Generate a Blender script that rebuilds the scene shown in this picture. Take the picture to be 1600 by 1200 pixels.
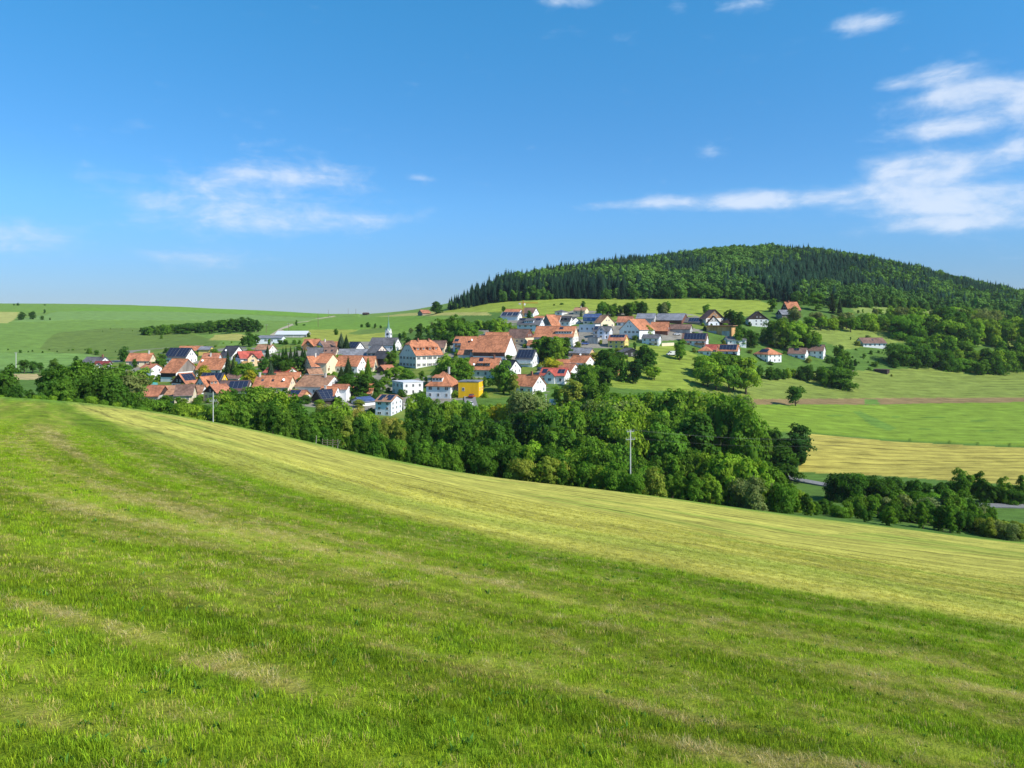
import bpy, math, random
import numpy as np

# ------------------------------------------------------------------ scene, camera, sky, sun, exposure
for o in list(bpy.data.objects):
    bpy.data.objects.remove(o)
SC = bpy.context.scene
COL = SC.collection
R = math.radians
FPX, HOR = 1200.0, 500.0            # focal length in photo pixels, eye level row

cam_d = bpy.data.cameras.new('camera'); cam = bpy.data.objects.new('camera', cam_d); COL.objects.link(cam)
cam.location = (0, 0, 0); cam.rotation_euler = (R(90), 0, 0)
cam_d.sensor_width = 36.0; cam_d.lens = 27.0; cam_d.shift_y = -0.0625
cam_d.clip_start = 0.1; cam_d.clip_end = 12000
SC.camera = cam

SUN_AZ, SUN_EL = 116.0, 41.0         # clockwise from the viewing direction
sun_d = bpy.data.lights.new('sun', 'SUN'); sun_d.energy = 4.6; sun_d.angle = R(0.53); sun_d.color = (1.0, 0.95, 0.86)
sun = bpy.data.objects.new('sun', sun_d); COL.objects.link(sun)
sv = (math.cos(R(SUN_EL)) * math.sin(R(SUN_AZ)), math.cos(R(SUN_EL)) * math.cos(R(SUN_AZ)), math.sin(R(SUN_EL)))
from mathutils import Vector
sun.rotation_euler = Vector(sv).to_track_quat('Z', 'Y').to_euler()
sun.location = (200, -60, 200)

SC.view_settings.view_transform = 'Standard'
SC.view_settings.look = 'None'
SC.view_settings.gamma = 1.0
SC.view_settings.exposure = 0.42
SC.view_settings.use_curve_mapping = False
SC.cycles.max_bounces = 6; SC.cycles.diffuse_bounces = 3; SC.cycles.glossy_bounces = 2
SC.cycles.transmission_bounces = 3; SC.cycles.transparent_max_bounces = 4
SC.cycles.caustics_reflective = False; SC.cycles.caustics_refractive = False
SC.cycles.use_denoising = True

class NT:
    """tiny helper to write node trees as expressions"""
    def __init__(s, tree): s.t = tree
    def n(s, typ, **kw):
        nd = s.t.nodes.new(typ)
        for k, v in kw.items(): setattr(nd, k, v)
        return nd
    def link(s, a, b): s.t.links.new(a, b)
    def put(s, sock, v):
        if hasattr(v, 'node') or isinstance(v, bpy.types.NodeSocket): s.t.links.new(v, sock)
        else: sock.default_value = v
    def m(s, op, *a, clamp=False):
        nd = s.n('ShaderNodeMath', operation=op, use_clamp=clamp)
        for i, v in enumerate(a): s.put(nd.inputs[i], v)
        return nd.outputs[0]
    def comb(s, x, y, z):
        nd = s.n('ShaderNodeCombineXYZ')
        for i, v in enumerate((x, y, z)): s.put(nd.inputs[i], v)
        return nd.outputs[0]
    def mix(s, f, a, b, blend='MIX'):
        nd = s.n('ShaderNodeMix', data_type='RGBA', blend_type=blend)
        s.put(nd.inputs[0], f); s.put(nd.inputs[6], a); s.put(nd.inputs[7], b)
        return nd.outputs[2]
    def noise(s, vec, scale, detail=3.0, rough=0.55, dist=0.0):
        nd = s.n('ShaderNodeTexNoise')
        if vec is not None: s.link(vec, nd.inputs['Vector'])
        nd.inputs['Scale'].default_value = scale; nd.inputs['Detail'].default_value = detail
        nd.inputs['Roughness'].default_value = rough; nd.inputs['Distortion'].default_value = dist
        return nd.outputs[0]
    def ramp(s, v, a, b, c=0.0, d=1.0, smooth=True):
        nd = s.n('ShaderNodeMapRange', interpolation_type='SMOOTHSTEP' if smooth else 'LINEAR')
        s.put(nd.inputs[0], v)
        for i, x in enumerate((a, b, c, d)): s.put(nd.inputs[i + 1], x)
        return nd.outputs[0]

# ---- world: physical sky with thin fair-weather clouds
W = bpy.data.worlds.new('World'); SC.world = W; W.use_nodes = True
wt = W.node_tree; wt.nodes.clear(); w = NT(wt)
sky = w.n('ShaderNodeTexSky', sky_type='NISHITA', sun_disc=False)
sky.sun_elevation = R(SUN_EL); sky.sun_rotation = R(SUN_AZ); sky.altitude = 1500
sky.air_density = 1.0; sky.dust_density = 0.0; sky.ozone_density = 3.0
hs = w.n('ShaderNodeHueSaturation'); hs.inputs['Saturation'].default_value = 1.12; hs.inputs['Value'].default_value = 1.0
w.link(sky.outputs[0], hs.inputs['Color'])
tc = w.n('ShaderNodeTexCoord'); sep = w.n('ShaderNodeSeparateXYZ'); w.link(tc.outputs['Generated'], sep.inputs[0])
az = w.m('ARCTAN2', sep.outputs[0], sep.outputs[1]); el = w.m('ARCSINE', sep.outputs[2])
def px_az(px): return math.atan((px - 800) / FPX)
def px_el(px, py): return math.atan((HOR - py) / FPX * math.cos(px_az(px)))
ang = w.comb(az, el, 0.0)
def blob(px, py, wx, wy, amp, tilt=0.0):
    d = w.n('ShaderNodeVectorMath', operation='MULTIPLY_ADD'); w.link(ang, d.inputs[0])
    a, b = FPX / wx, FPX / wy
    d.inputs[1].default_value = (a, b, 0); d.inputs[2].default_value = (-px_az(px) * a, -px_el(px, py) * b, 0)
    q = w.n('ShaderNodeVectorMath', operation='DOT_PRODUCT'); w.link(d.outputs[0], q.inputs[0]); w.link(d.outputs[0], q.inputs[1])
    return w.m('MULTIPLY', w.m('POWER', 0.3679, q.outputs['Value']), amp)
blobs = [blob(360, 320, 170, 48, 0.58), blob(470, 272, 120, 22, 0.48, 0.08), blob(560, 345, 100, 20, 0.44), blob(30, 372, 90, 24, 0.52), blob(290, 403, 90, 13, 0.42),
         blob(950, 321, 40, 9, .52), blob(1040, 314, 55, 13, .58), blob(1125, 318, 50, 14, .56), blob(1205, 308, 60, 19, .58), blob(1300, 312, 60, 15, .54), blob(1385, 296, 60, 14, .50), blob(1475, 312, 95, 26, .54), blob(1580, 312, 90, 30, .55), blob(1470, 354, 120, 13, .56),
         blob(1400, 262, 66, 18, .58), blob(1485, 256, 70, 19, .58), blob(1590, 236, 36, 18, .58), blob(1455, 204, 56, 15, .62), blob(1400, 132, 34, 11, .58), blob(1480, 112, 50, 14, .54), blob(1500, 150, 70, 16, .62), blob(1570, 160, 85, 38, .66), blob(1345, 38, 50, 14, .54), blob(1110, 238, 24, 9, .34), blob(655, 279, 26, 7, .50), blob(1060, 12, 22, 20, .42), blob(880, 2, 50, 9, .46), blob(1150, 6, 40, 12, .40)]
cov = blobs[0]
for b in blobs[1:]: cov = w.m('ADD', cov, b)
cov = w.m('MINIMUM', cov, 0.72)
vec = w.comb(w.m('MULTIPLY', az, 8.5), w.m('MULTIPLY', el, 17.0), 3.7)
n1 = w.noise(vec, 1.75, 6.0, 0.62, 0.3)
vec2 = w.comb(w.m('MULTIPLY', az, 3.0), w.m('MULTIPLY', el, 26.0), 9.1)
n2 = w.noise(vec2, 2.2, 3.0, 0.6, 0.5)
nn = w.m('ADD', w.m('MULTIPLY', n1, 1.30), w.m('MULTIPLY', n2, 0.45))
dens = w.ramp(w.m('ADD', nn, cov), 1.00, 1.80)
hi = w.ramp(w.m('ADD', nn, cov), 1.2, 1.75)
cloudcol = w.mix(hi, (3.9, 4.9, 6.3, 1), (5.4, 5.9, 6.7, 1))
airtint = w.mix(w.ramp(el, 0.0, 0.16), (0.34, 0.42, 0.60, 1), (0.53, 0.82, 1.0, 1))
airtint = w.mix(w.ramp(el, 0.10, 0.50), airtint, (0.46, 1.26, 1.32, 1))
clear = w.mix(1.0, hs.outputs[0], airtint, 'MULTIPLY')
skyc = w.mix(w.m('MULTIPLY', dens, 0.74), clear, cloudcol)
W.cycles.sampling_method = 'MANUAL'; W.cycles.sample_map_resolution = 256
bg = w.n('ShaderNodeBackground'); w.link(skyc, bg.inputs[0]); bg.inputs[1].default_value = 0.118
wo = w.n('ShaderNodeOutputWorld'); w.link(bg.outputs[0], wo.inputs[0])

# ------------------------------------------------------------------ terrain height field
COLS = {   # photo column : (distance, row) of the ground along it
 0:   [(150,620),(190,645),(240,638),(300,610),(360,582),(480,552),(600,520),(750,500),(950,485),(1250,474),(1700,482),(4500,497)],
 200: [(150,637),(190,662),(235,655),(280,632),(320,612),(360,592),(420,568),(480,552),(600,522),(750,502),(950,487),(1250,476.5),(1700,484),(4500,497)],
 400: [(150,672),(190,690),(240,662),(290,618),(330,597),(380,566),(430,545),(480,532),(600,514),(800,499),(1000,490),(1250,485),(1700,491),(4500,499)],
 600: [(150,716),(190,722),(230,690),(270,652),(310,620),(370,578),(440,545),(500,527),(560,513),(700,500),(850,493),(1000,488.5),(1400,495),(4500,500)],
 800: [(150,750),(190,757),(230,725),(265,665),(300,615),(340,588),(380,563),(430,538),(480,515),(520,500),(580,483),(640,468),(700,457),(760,450),(900,452),(1300,474),(4500,500)],
 1000:[(150,772),(190,777),(230,735),(270,675),(310,625),(350,592),(400,553),(430,532),(480,508),(530,490),(570,478),(610,470),(680,450),(800,422),(900,416),(1100,430),(4500,500)],
 1200:[(150,800),(185,795),(225,760),(260,695),(300,662),(340,630),(400,595),(430,565),(470,530),(510,500),(560,482),(600,470),(700,440),(800,415),(870,397),(1000,400),(1300,430),(4500,500)],
 1400:[(150,825),(180,803),(205,777),(230,748),(285,690),(350,643),(390,625),(430,590),(450,577),(490,540),(540,507),(590,485),(620,475),(720,448),(820,424),(900,422),(1200,440),(4500,500)],
 1600:[(150,848),(165,834),(180,814),(217,762),(280,700),(350,650),(385,630),(440,595),(470,576),(520,545),(580,508),(620,494),(720,475),(820,468),(900,470),(1200,482),(4500,500)],
}
COLS[-500] = [(y, p + (-9 if y < 260 else 0)) for y, p in COLS[0]]
COLS[2100] = [(y, p + (8 if y < 260 else 0)) for y, p in COLS[1600]]
_ck = sorted(COLS)
_lY = np.linspace(math.log(150), math.log(4500), 420)
_cs = np.array([(c - 800) / FPX for c in _ck])
_tab = np.array([np.interp(_lY, np.log([a for a, b in COLS[c]]), [b for a, b in COLS[c]]) for c in _ck])
def _gsm(a, sig, axis):
    r = int(3 * sig); k = np.exp(-0.5 * (np.arange(-r, r + 1) / sig) ** 2); k /= k.sum()
    pad = [(0, 0)] * a.ndim; pad[axis] = (r, r)
    return np.apply_along_axis(lambda v: np.convolve(v, k, 'valid'), axis, np.pad(a, pad, mode='edge'))
_tab = np.concatenate([_tab[:, :1], _gsm(_tab, 4.0, 1)[:, 1:]], axis=1)
_sg = np.linspace(_cs[0], _cs[-1], 500)
def _catmull(x, xp, fp):
    # monotone-ish cubic through columns
    d = np.diff(fp, axis=0) / np.diff(xp)[:, None]
    m = np.zeros_like(fp); m[1:-1] = 0.5 * (d[1:] + d[:-1]); m[0] = d[0]; m[-1] = d[-1]
    i = np.clip(np.searchsorted(xp, x) - 1, 0, len(xp) - 2); h = (xp[i + 1] - xp[i]); t = ((x - xp[i]) / h)[:, None]; h = h[:, None]
    return (2*t**3-3*t**2+1)*fp[i] + (t**3-2*t**2+t)*h*m[i] + (-2*t**3+3*t**2)*fp[i+1] + (t**3-t**2)*h*m[i+1]
_grid = _gsm(_catmull(_sg, _cs, _tab), 5.0, 0)
def _pyfar(s, Y):
    u = np.clip((np.clip(s, _sg[0], _sg[-1]) - _sg[0]) / (_sg[1] - _sg[0]), 0, len(_sg) - 1.001)
    v = np.clip((np.log(np.clip(Y, 150, 4499)) - _lY[0]) / (_lY[1] - _lY[0]), 0, len(_lY) - 1.001)
    i = u.astype(int); j = v.astype(int); fu = u - i; fv = v - j
    return (_grid[i, j]*(1-fu)+_grid[i+1, j]*fu)*(1-fv) + (_grid[i, j+1]*(1-fu)+_grid[i+1, j+1]*fu)*fv

# lattice value noise
_rs = np.random.RandomState(7); _lat = _rs.rand(256, 256)
def vnoise(x, y):
    xi = np.floor(x).astype(int); yi = np.floor(y).astype(int); fx = x - xi; fy = y - yi
    fx = fx*fx*(3-2*fx); fy = fy*fy*(3-2*fy)
    a = _lat[xi % 256, yi % 256]; b = _lat[(xi+1) % 256, yi % 256]; c = _lat[xi % 256, (yi+1) % 256]; d = _lat[(xi+1) % 256, (yi+1) % 256]
    return (a*(1-fx)+b*fx)*(1-fy) + (c*(1-fx)+d*fx)*fy
def fbm(x, y, o=4, g=0.5):
    t = 0; a = 1; n = 0
    for k in range(o):
        t = t + a * vnoise(x*2**k + 17.3*k, y*2**k + 31.7*k); n += a; a *= g
    return t / n
def sstep(a, b, x):
    t = np.clip((x - a) / (b - a), 0, 1); return t*t*(3-2*t)

def zg(X, Y):
    X = np.asarray(X, float); Y = np.asarray(Y, float)
    Yc = np.maximum(Y, 1.0); s = X / Yc
    far = Yc * (HOR - _pyfar(s, Yc)) / FPX
    plane = -1.6 - 0.19 * Y - 0.14 * X
    sc_ = np.clip(s, -1.2, 1.2)
    z150 = 150 * (HOR - _pyfar(sc_, np.full_like(Yc, 150.0))) / FPX
    corr = z150 - (-1.6 - 0.19*150 - 0.14*150*sc_)
    t = np.clip(Yc / 150, 0, 1.2)
    near = plane + corr * t ** 1.7
    near = near + 0.35 * np.sin(X*0.11 + Y*0.05 + 1.0) * sstep(8, 40, Yc) * (1 - sstep(110, 150, Yc))
    near = near + (fbm(X*0.9, Y*0.9, 3) - 0.5) * 0.10 * np.clip((Yc - 1) / 3, 0, 1)
    far = far + (fbm(X*0.03, Y*0.03, 3) - 0.5) * 1.2 * sstep(180, 260, Yc)
    k = sstep(143, 158, Yc)
    return near * (1 - k) + far * k
def zg1(x, y): return float(zg(np.array([x]), np.array([y]))[0])

_Yn = np.exp(np.linspace(math.log(2.5), math.log(152), 900)); _Yf = np.exp(np.linspace(math.log(195), math.log(1240), 3000))
def cast(px, py, near=False, ymin=195.0):
    """ground point seen at a photo position"""
    s = (px - 800) / FPX; Ys = _Yn if near else _Yf[_Yf >= ymin]
    pg = HOR - FPX * zg(s * Ys, Ys) / Ys
    hit = np.nonzero(pg <= py)[0]
    i = hit[0] if len(hit) else len(Ys) - 1
    return float(s * Ys[i]), float(Ys[i])

# ------------------------------------------------------------------ materials
MATS = {}
def new_mat(name):
    m = bpy.data.materials.new(name); m.use_nodes = True; m.node_tree.nodes.clear(); MATS[name] = m
    return m, NT(m.node_tree)
def finish(t, surf):
    o = t.n('ShaderNodeOutputMaterial'); t.link(surf, o.inputs['Surface'])
def simple(name, col, rough=0.8, var=0.18, scale=2.0, streak=False, bump=0.0, spec=0.3, metal=0.0):
    if name in MATS: return MATS[name]
    m, t = new_mat(name)
    tc = t.n('ShaderNodeTexCoord'); oi = t.n('ShaderNodeObjectInfo')
    vv = t.n('ShaderNodeVectorMath', operation='ADD'); t.link(tc.outputs['Object'], vv.inputs[0])
    t.link(t.comb(t.m('MULTIPLY', oi.outputs['Random'], 71.0), 0.0, 0.0), vv.inputs[1])
    v = vv.outputs[0]
    if streak:
        mp = t.n('ShaderNodeMapping'); t.link(v, mp.inputs[0]); mp.inputs['Scale'].default_value = (1, 1, 0.25); v = mp.outputs[0]
    a = t.noise(v, scale, 4.0, 0.6); b = t.noise(v, scale * 0.22, 2.0, 0.5)
    f = t.m('ADD', t.m('MULTIPLY', a, 0.6), t.m('MULTIPLY', b, 0.4))
    lo = [c * (1 - 2.0 * var) for c in col] + [1]; hi = [min(1, c * (1 + 1.6 * var)) for c in col] + [1]
    c = t.mix(t.ramp(f, 0.3, 0.7), tuple(lo), tuple(hi))
    bs = t.n('ShaderNodeBsdfPrincipled'); t.link(c, bs.inputs['Base Color']); bs.inputs['Roughness'].default_value = rough
    bs.inputs['Specular IOR Level'].default_value = spec; bs.inputs['Metallic'].default_value = metal
    if bump:
        bn = t.n('ShaderNodeBump'); bn.inputs['Strength'].default_value = bump; bn.inputs['Distance'].default_value = 0.05
        t.link(a, bn.inputs['Height']); t.link(bn.outputs[0], bs.inputs['Normal'])
    finish(t, bs.outputs[0])
    return m

# ground: crop colour per vertex plus grain along the rows it was sown or mown in
m_ground, t = new_mat('ground_cover')
ac = t.n('ShaderNodeAttribute', attribute_name='crop'); am = t.n('ShaderNodeAttribute', attribute_name='rows')
geo = t.n('ShaderNodeNewGeometry')
rowv = am.outputs['Vector']
def strv(sx, sy):
    mp = t.n('ShaderNodeMapping'); t.link(rowv, mp.inputs[0]); mp.inputs['Scale'].default_value = (sx, sy, 1); return mp.outputs[0]
st1 = t.noise(strv(0.75, 0.045), 1.0, 4.0, 0.6)       # wide swaths
st2 = t.noise(strv(3.2, 0.16), 1.0, 3.0, 0.6)          # mower lines
gr1 = t.noise(geo.outputs['Position'], 0.16, 5.0, 0.62)  # patches
gr2 = t.noise(geo.outputs['Position'], 2.6, 5.0, 0.7)    # tussocks
gr0 = t.noise(strv(0.5, 0.16), 1.0, 4.0, 0.7)
gr3 = t.noise(geo.outputs['Position'], 22.0, 4.0, 0.7)   # blades
amt = ac.outputs['Alpha']
f = t.m('MULTIPLY', t.m('SUBTRACT', st1, 0.5), 1.7)
f = t.m('ADD', f, t.m('MULTIPLY', t.m('SUBTRACT', st2, 0.5), 1.7))
sr = t.n('ShaderNodeSeparateXYZ'); t.link(rowv, sr.inputs[0])
lw = t.m('SINE', t.m('ADD', t.m('MULTIPLY', sr.outputs[0], 2.15), t.m('MULTIPLY', t.noise(strv(0.10, 0.02), 1.0, 2.0, 0.5), 7.0)))
f = t.m('ADD', f, t.m('MULTIPLY', t.m('POWER', t.m('MAXIMUM', lw, 0.0), 3.0), -0.30))
f = t.m('MULTIPLY', f, amt)
g = t.m('ADD', t.m('ADD', t.m('MULTIPLY', t.m('SUBTRACT', gr1, 0.5), 0.75), t.m('MULTIPLY', t.m('SUBTRACT', gr0, 0.5), 1.35)), t.m('ADD', t.m('MULTIPLY', t.m('SUBTRACT', gr2, 0.5), 0.85), t.m('MULTIPLY', t.m('SUBTRACT', gr3, 0.5), 0.55)))
val = t.m('MAXIMUM', t.m('ADD', 1.0, t.m('ADD', f, g)), 0.25)
base = t.mix(1.0, ac.outputs['Color'], t.comb(val, val, val), 'MULTIPLY')
dry = t.ramp(t.m('ADD', t.m('MULTIPLY', st1, 0.5), t.m('MULTIPLY', gr2, 0.5)), 0.50, 0.72)
base = t.mix(t.m('MULTIPLY', dry, t.m('MULTIPLY', amt, 0.35)), base, (0.36, 0.31, 0.07, 1))
bs = t.n('ShaderNodeBsdfPrincipled'); t.link(base, bs.inputs['Base Color']); bs.inputs['Roughness'].default_value = 0.95; bs.inputs['Specular IOR Level'].default_value = 0.08
bn = t.n('ShaderNodeBump'); bn.inputs['Strength'].default_value = 0.55; bn.inputs['Distance'].default_value = 0.35
t.link(t.m('ADD', t.m('MULTIPLY', gr2, 0.6), t.m('ADD', t.m('MULTIPLY', gr3, 0.12), t.m('MULTIPLY', st2, 0.3))), bn.inputs['Height']); t.link(bn.outputs[0], bs.inputs['Normal'])
finish(t, bs.outputs[0])

m_asph = simple('asphalt', (0.20, 0.20, 0.20), 0.9, 0.12, 1.5)
m_path = simple('gravel_path', (0.38, 0.33, 0.22), 0.95, 0.15, 1.0)

# ------------------------------------------------------------------ mesh helpers
def link(o, parent=None):
    COL.objects.link(o)
    if parent is not None: o.parent = parent
    return o
def mesh_from(name, verts, faces, mat=None):
    me = bpy.data.meshes.new(name); me.from_pydata([tuple(v) for v in verts], [], faces)
    if mat: me.materials.append(mat)
    me.update(); return me
def tag(o, label=None, cat=None, group=None, kind=None):
    if label: o['label'] = label
    if cat: o['category'] = cat
    if group: o['group'] = group
    if kind: o['kind'] = kind
    return o
def empty(name, loc, rz=0.0):
    o = bpy.data.objects.new(name, None); o.empty_display_size = 0.5; link(o); o.location = loc; o.rotation_euler = (0, 0, rz); return o

class MB:
    """collects boxes, quads and tubes into one mesh"""
    def __init__(s): s.v = []; s.f = []
    def box(s, x0, x1, y0, y1, z0, z1):
        n = len(s.v)
        s.v += [(x0,y0,z0),(x1,y0,z0),(x1,y1,z0),(x0,y1,z0),(x0,y0,z1),(x1,y0,z1),(x1,y1,z1),(x0,y1,z1)]
        s.f += [(n,n+3,n+2,n+1),(n+4,n+5,n+6,n+7),(n,n+1,n+5,n+4),(n+1,n+2,n+6,n+5),(n+2,n+3,n+7,n+6),(n+3,n,n+4,n+7)]
        return s
    def poly(s, vs, fs):
        n = len(s.v); s.v += [tuple(v) for v in vs]; s.f += [tuple(i + n for i in f) for f in fs]; return s
    def prism(s, top, th):
        """a slab: polygon top pushed down by th"""
        n = len(s.v); k = len(top)
        s.v += [tuple(p) for p in top] + [(p[0], p[1], p[2] - th) for p in top]
        s.f += [tuple(n + i for i in range(k)), tuple(n + k + i for i in reversed(range(k)))]
        s.f += [(n+(i+1) % k, n+i, n+k+i, n+k+(i+1) % k) for i in range(k)]
        return s
    def tube(s, p, q, r0, r1=None, seg=8):
        r1 = r0 if r1 is None else r1
        p = Vector(p); q = Vector(q); d = (q - p).normalized(); a = d.orthogonal().normalized(); b = d.cross(a); n = len(s.v)
        for c, r in ((p, r0), (q, r1)):
            for i in range(seg):
                g = 2 * math.pi * i / seg; s.v.append(tuple(c + a * (r * math.cos(g)) + b * (r * math.sin(g))))
        s.f += [(n+i, n+(i+1) % seg, n+seg+(i+1) % seg, n+seg+i) for i in range(seg)]
        s.f += [tuple(n + i for i in reversed(range(seg))), tuple(n + seg + i for i in range(seg))]
        return s
    def mesh(s, name, mat): return mesh_from(name, s.v, s.f, mat)
    def build(s, name, mat, parent=None):
        return link(bpy.data.objects.new(name, s.mesh(name, mat)), parent)
# ------------------------------------------------------------------ the ground sheet, split into meadow, fields and slopes
sA = np.linspace(-0.76, 0.76, 620)
sB = 0.76 + np.cumsum(np.linspace(0.01, 0.22, 18))
SG = np.concatenate([-sB[::-1], sA, sB])
YG = np.concatenate([np.exp(np.linspace(math.log(1.3), math.log(150), 230)), np.exp(np.linspace(math.log(150.6), math.log(1300), 430)), np.exp(np.linspace(math.log(1320), math.log(4500), 24))])
GX = SG[None, :] * YG[:, None]; GY = np.repeat(YG[:, None], len(SG), 1)
GZ = zg(GX.ravel(), GY.ravel()).reshape(GX.shape)
GPX = 800 + FPX * GX / GY; GPY = HOR - FPX * GZ / GY

def inpoly(px, py, poly):
    r = np.zeros(px.shape, bool); n = len(poly)
    for i in range(n):
        x0, y0 = poly[i]; x1, y1 = poly[(i + 1) % n]
        if y0 == y1: continue
        c = ((y0 > py) != (y1 > py)) & (px < (x1 - x0) * (py - y0) / (y1 - y0) + x0)
        r ^= c
    return r

# the mowing boundary across the near meadow, followed on the ground
BND = [cast(x, y, True) for x, y in [(1600, 985), (1400, 952), (1200, 921), (900, 870), (600, 810), (400, 756), (250, 698), (170, 662), (120, 640)]]
d0 = np.array(BND[0]) - np.array(BND[1]); d0 /= np.linalg.norm(d0)
d1 = np.array(BND[-1]) - np.array(BND[-2]); d1 /= np.linalg.norm(d1)
BND = np.array([tuple(np.array(BND[0]) + d0 * 60)] + BND + [tuple(np.array(BND[-1]) + d1 * 80)])
for _ in range(2):   # smooth
    B2 = np.repeat(BND, 2, 0)[1:-1]; BND = np.concatenate([BND[:1], 0.75*BND[:-1].repeat(1, 0)[0:0], np.stack([0.75*BND[:-1]+0.25*BND[1:], 0.25*BND[:-1]+0.75*BND[1:]], 1).reshape(-1, 2), BND[-1:]])
def mowcoord(x, y):
    """signed distance from the mowing boundary (positive beyond it) and distance along it"""
    best = np.full(x.shape, 1e9); dd = np.zeros(x.shape); aa = np.zeros(x.shape); acc = 0
    for i in range(len(BND) - 1):
        p, q = BND[i], BND[i + 1]; e = q - p; l = np.linalg.norm(e)
        if l < 1e-6: continue
        t = np.clip(((x-p[0])*e[0] + (y-p[1])*e[1]) / l**2, 0, 1)
        ex, ey = x - (p[0]+t*e[0]), y - (p[1]+t*e[1]); d2 = ex*ex + ey*ey
        sg = np.sign(e[0]*(y-p[1]) - e[1]*(x-p[0])); k = d2 < best
        best = np.where(k, d2, best); dd = np.where(k, -sg*np.sqrt(d2), dd); aa = np.where(k, acc + t*l, aa); acc += l
    return dd, aa
nr = int((YG <= 150).sum())
crop = np.zeros(GX.shape + (4,), np.float32); rows = np.zeros(GX.shape + (3,), np.float32)

SPOT = []
_st = sorted(float(mowcoord(*[np.array([v_]) for v_ in cast(x_, y_, True)])[1][0]) for x_, y_ in ((395, 800), (860, 938))); ST_A = _st
_sd = [float(mowcoord(*[np.array([v_]) for v_ in cast(x_, y_, True)])[0][0]) for x_, y_ in ((395, 800), (620, 868), (860, 938))]; print('streak', _st, _sd)
for x_, y_, r_, k_ in [(1190,1193,.16,.40),(1290,1190,.14,.36),(1120,1133,.10,.2),(1300,1112,.14,.26),(1420,1086,.16,.22),(1560,1080,.2,.26),(985,1102,.07,.30),(437,1072,.08,.34),(130,965,.16,.14),(40,1050,.18,.16),(90,1130,.15,.18),(270,1010,.2,.12),(60,690,2,.10),(250,785,.7,.12),(140,800,.6,.10),(420,850,.4,.14),(1130,970,.14,.24),(1330,985,.2,.14),(1500,1150,.25,-.2),(1200,1060,.35,-.18),(1400,1130,.25,-.2),(300,975,.3,-.14),(700,1010,.3,-.12)]:
    q_ = cast(x_, y_, True); SPOT.append((*mowcoord(np.array([q_[0]]), np.array([q_[1]])), r_, k_))
def dryness(x, y, d, a):
    """0 fresh green .. 1 straw left lying; streaks follow the mowing direction"""
    f = 0.46*fbm(d*1.6 + 5, a*0.06 + 3, 3) + 0.54*fbm(x*2.1 + 9, y*2.1, 5, 0.75)
    st = np.exp(-((d - np.interp(a, [_st[0], _st[1]], [_sd[2], _sd[0]]) + 0.1*np.sin(a*0.9)) / 0.13)**2) * (0.2 + 0.8*fbm(a*0.5, d*0 + 2, 2)) * 0.22 * sstep(ST_A[0]-1.5, ST_A[0]+1, a) * (1 - sstep(ST_A[1]-1, ST_A[1]+1.5, a))
    f = f + st
    for (d_, a_, r_, k_) in SPOT: f = f + k_*np.exp(-(((d-d_)/r_)**2 + ((a-a_)/(2.6*r_))**2))
    return np.clip(f, 0, 1)
GREEN = np.array([0.185, 0.258, 0.014]); STRAW = np.array([0.315, 0.300, 0.055]); HAY = np.array([0.435, 0.405, 0.078]); EDGE = np.array([0.120, 0.205, 0.010]); DEEP = np.array([0.090, 0.180, 0.010])
def meadow_colour(x, y, d, a):
    dr = dryness(x, y, d, a)
    near = GREEN[None]*(1-sstep(0.44, 0.74, dr))[..., None] + STRAW[None]*sstep(0.44, 0.74, dr)[..., None]
    w1 = sstep(0.44, 0.30, dr)[..., None] if False else (1 - sstep(0.30, 0.46, dr))[..., None]
    near = near*(1-0.5*w1) + DEEP[None]*0.5*w1
    # fresh, taller strip just before the boundary
    wob = (fbm(a*0.12, a*0 + 4, 3) - 0.5) * 2.4
    fr = np.exp(-((d + 1.2 + wob*0.5) / 1.4)**2)[..., None]*0.6
    near = near*(1-fr) + EDGE[None]*fr
    sw = np.sin(d*2.25 + 3.0*fbm(a*0.08 + 2, d*0.05, 2)); near = near*(1 + 0.11*sw*(0.4 + 0.9*fbm(a*0.15, d*0.7 + 5, 2)))[..., None]   # swaths of the mower
    hay = HAY[None] * (0.80 + 0.4*fbm(d*0.5, a*0.03, 3))[..., None]
    gl = sstep(0.48, 0.72, fbm(d*0.22 + 7, a*0.02, 3))[..., None]
    hay = hay*(1-0.50*gl) + np.array([0.16, 0.27, 0.030])[None]*0.50*gl
    k = sstep(-0.5, 1.6, d + wob*0.6)[..., None]
    return near*(1-k) + hay*k, dr
nx, ny = GX[:nr].ravel(), GY[:nr].ravel()
D, A = mowcoord(nx, ny)
mc, _ = meadow_colour(nx, ny, D, A)
# greener verge along the far side of the meadow
thatch_shade = (0.80 + 0.20*sstep(18, 44, ny)); mc = mc*np.where(D < .5, thatch_shade, 1.0)[..., None]     # shade in the gaps between standing blades, painted into the ground colour with the thatch
vg = (sstep(118, 146, ny) * 0.75)[..., None]
mc = mc*(1-vg) + np.array([0.13, 0.26, 0.025])[None]*vg
crop[:nr, :, :3] = mc.reshape(nr, -1, 3); crop[:nr, :, 3] = (0.40 + 0.45*sstep(-1, 2, D)).reshape(nr, -1)
rows[:nr, :, 0] = D.reshape(nr, -1); rows[:nr, :, 1] = A.reshape(nr, -1)

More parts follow.
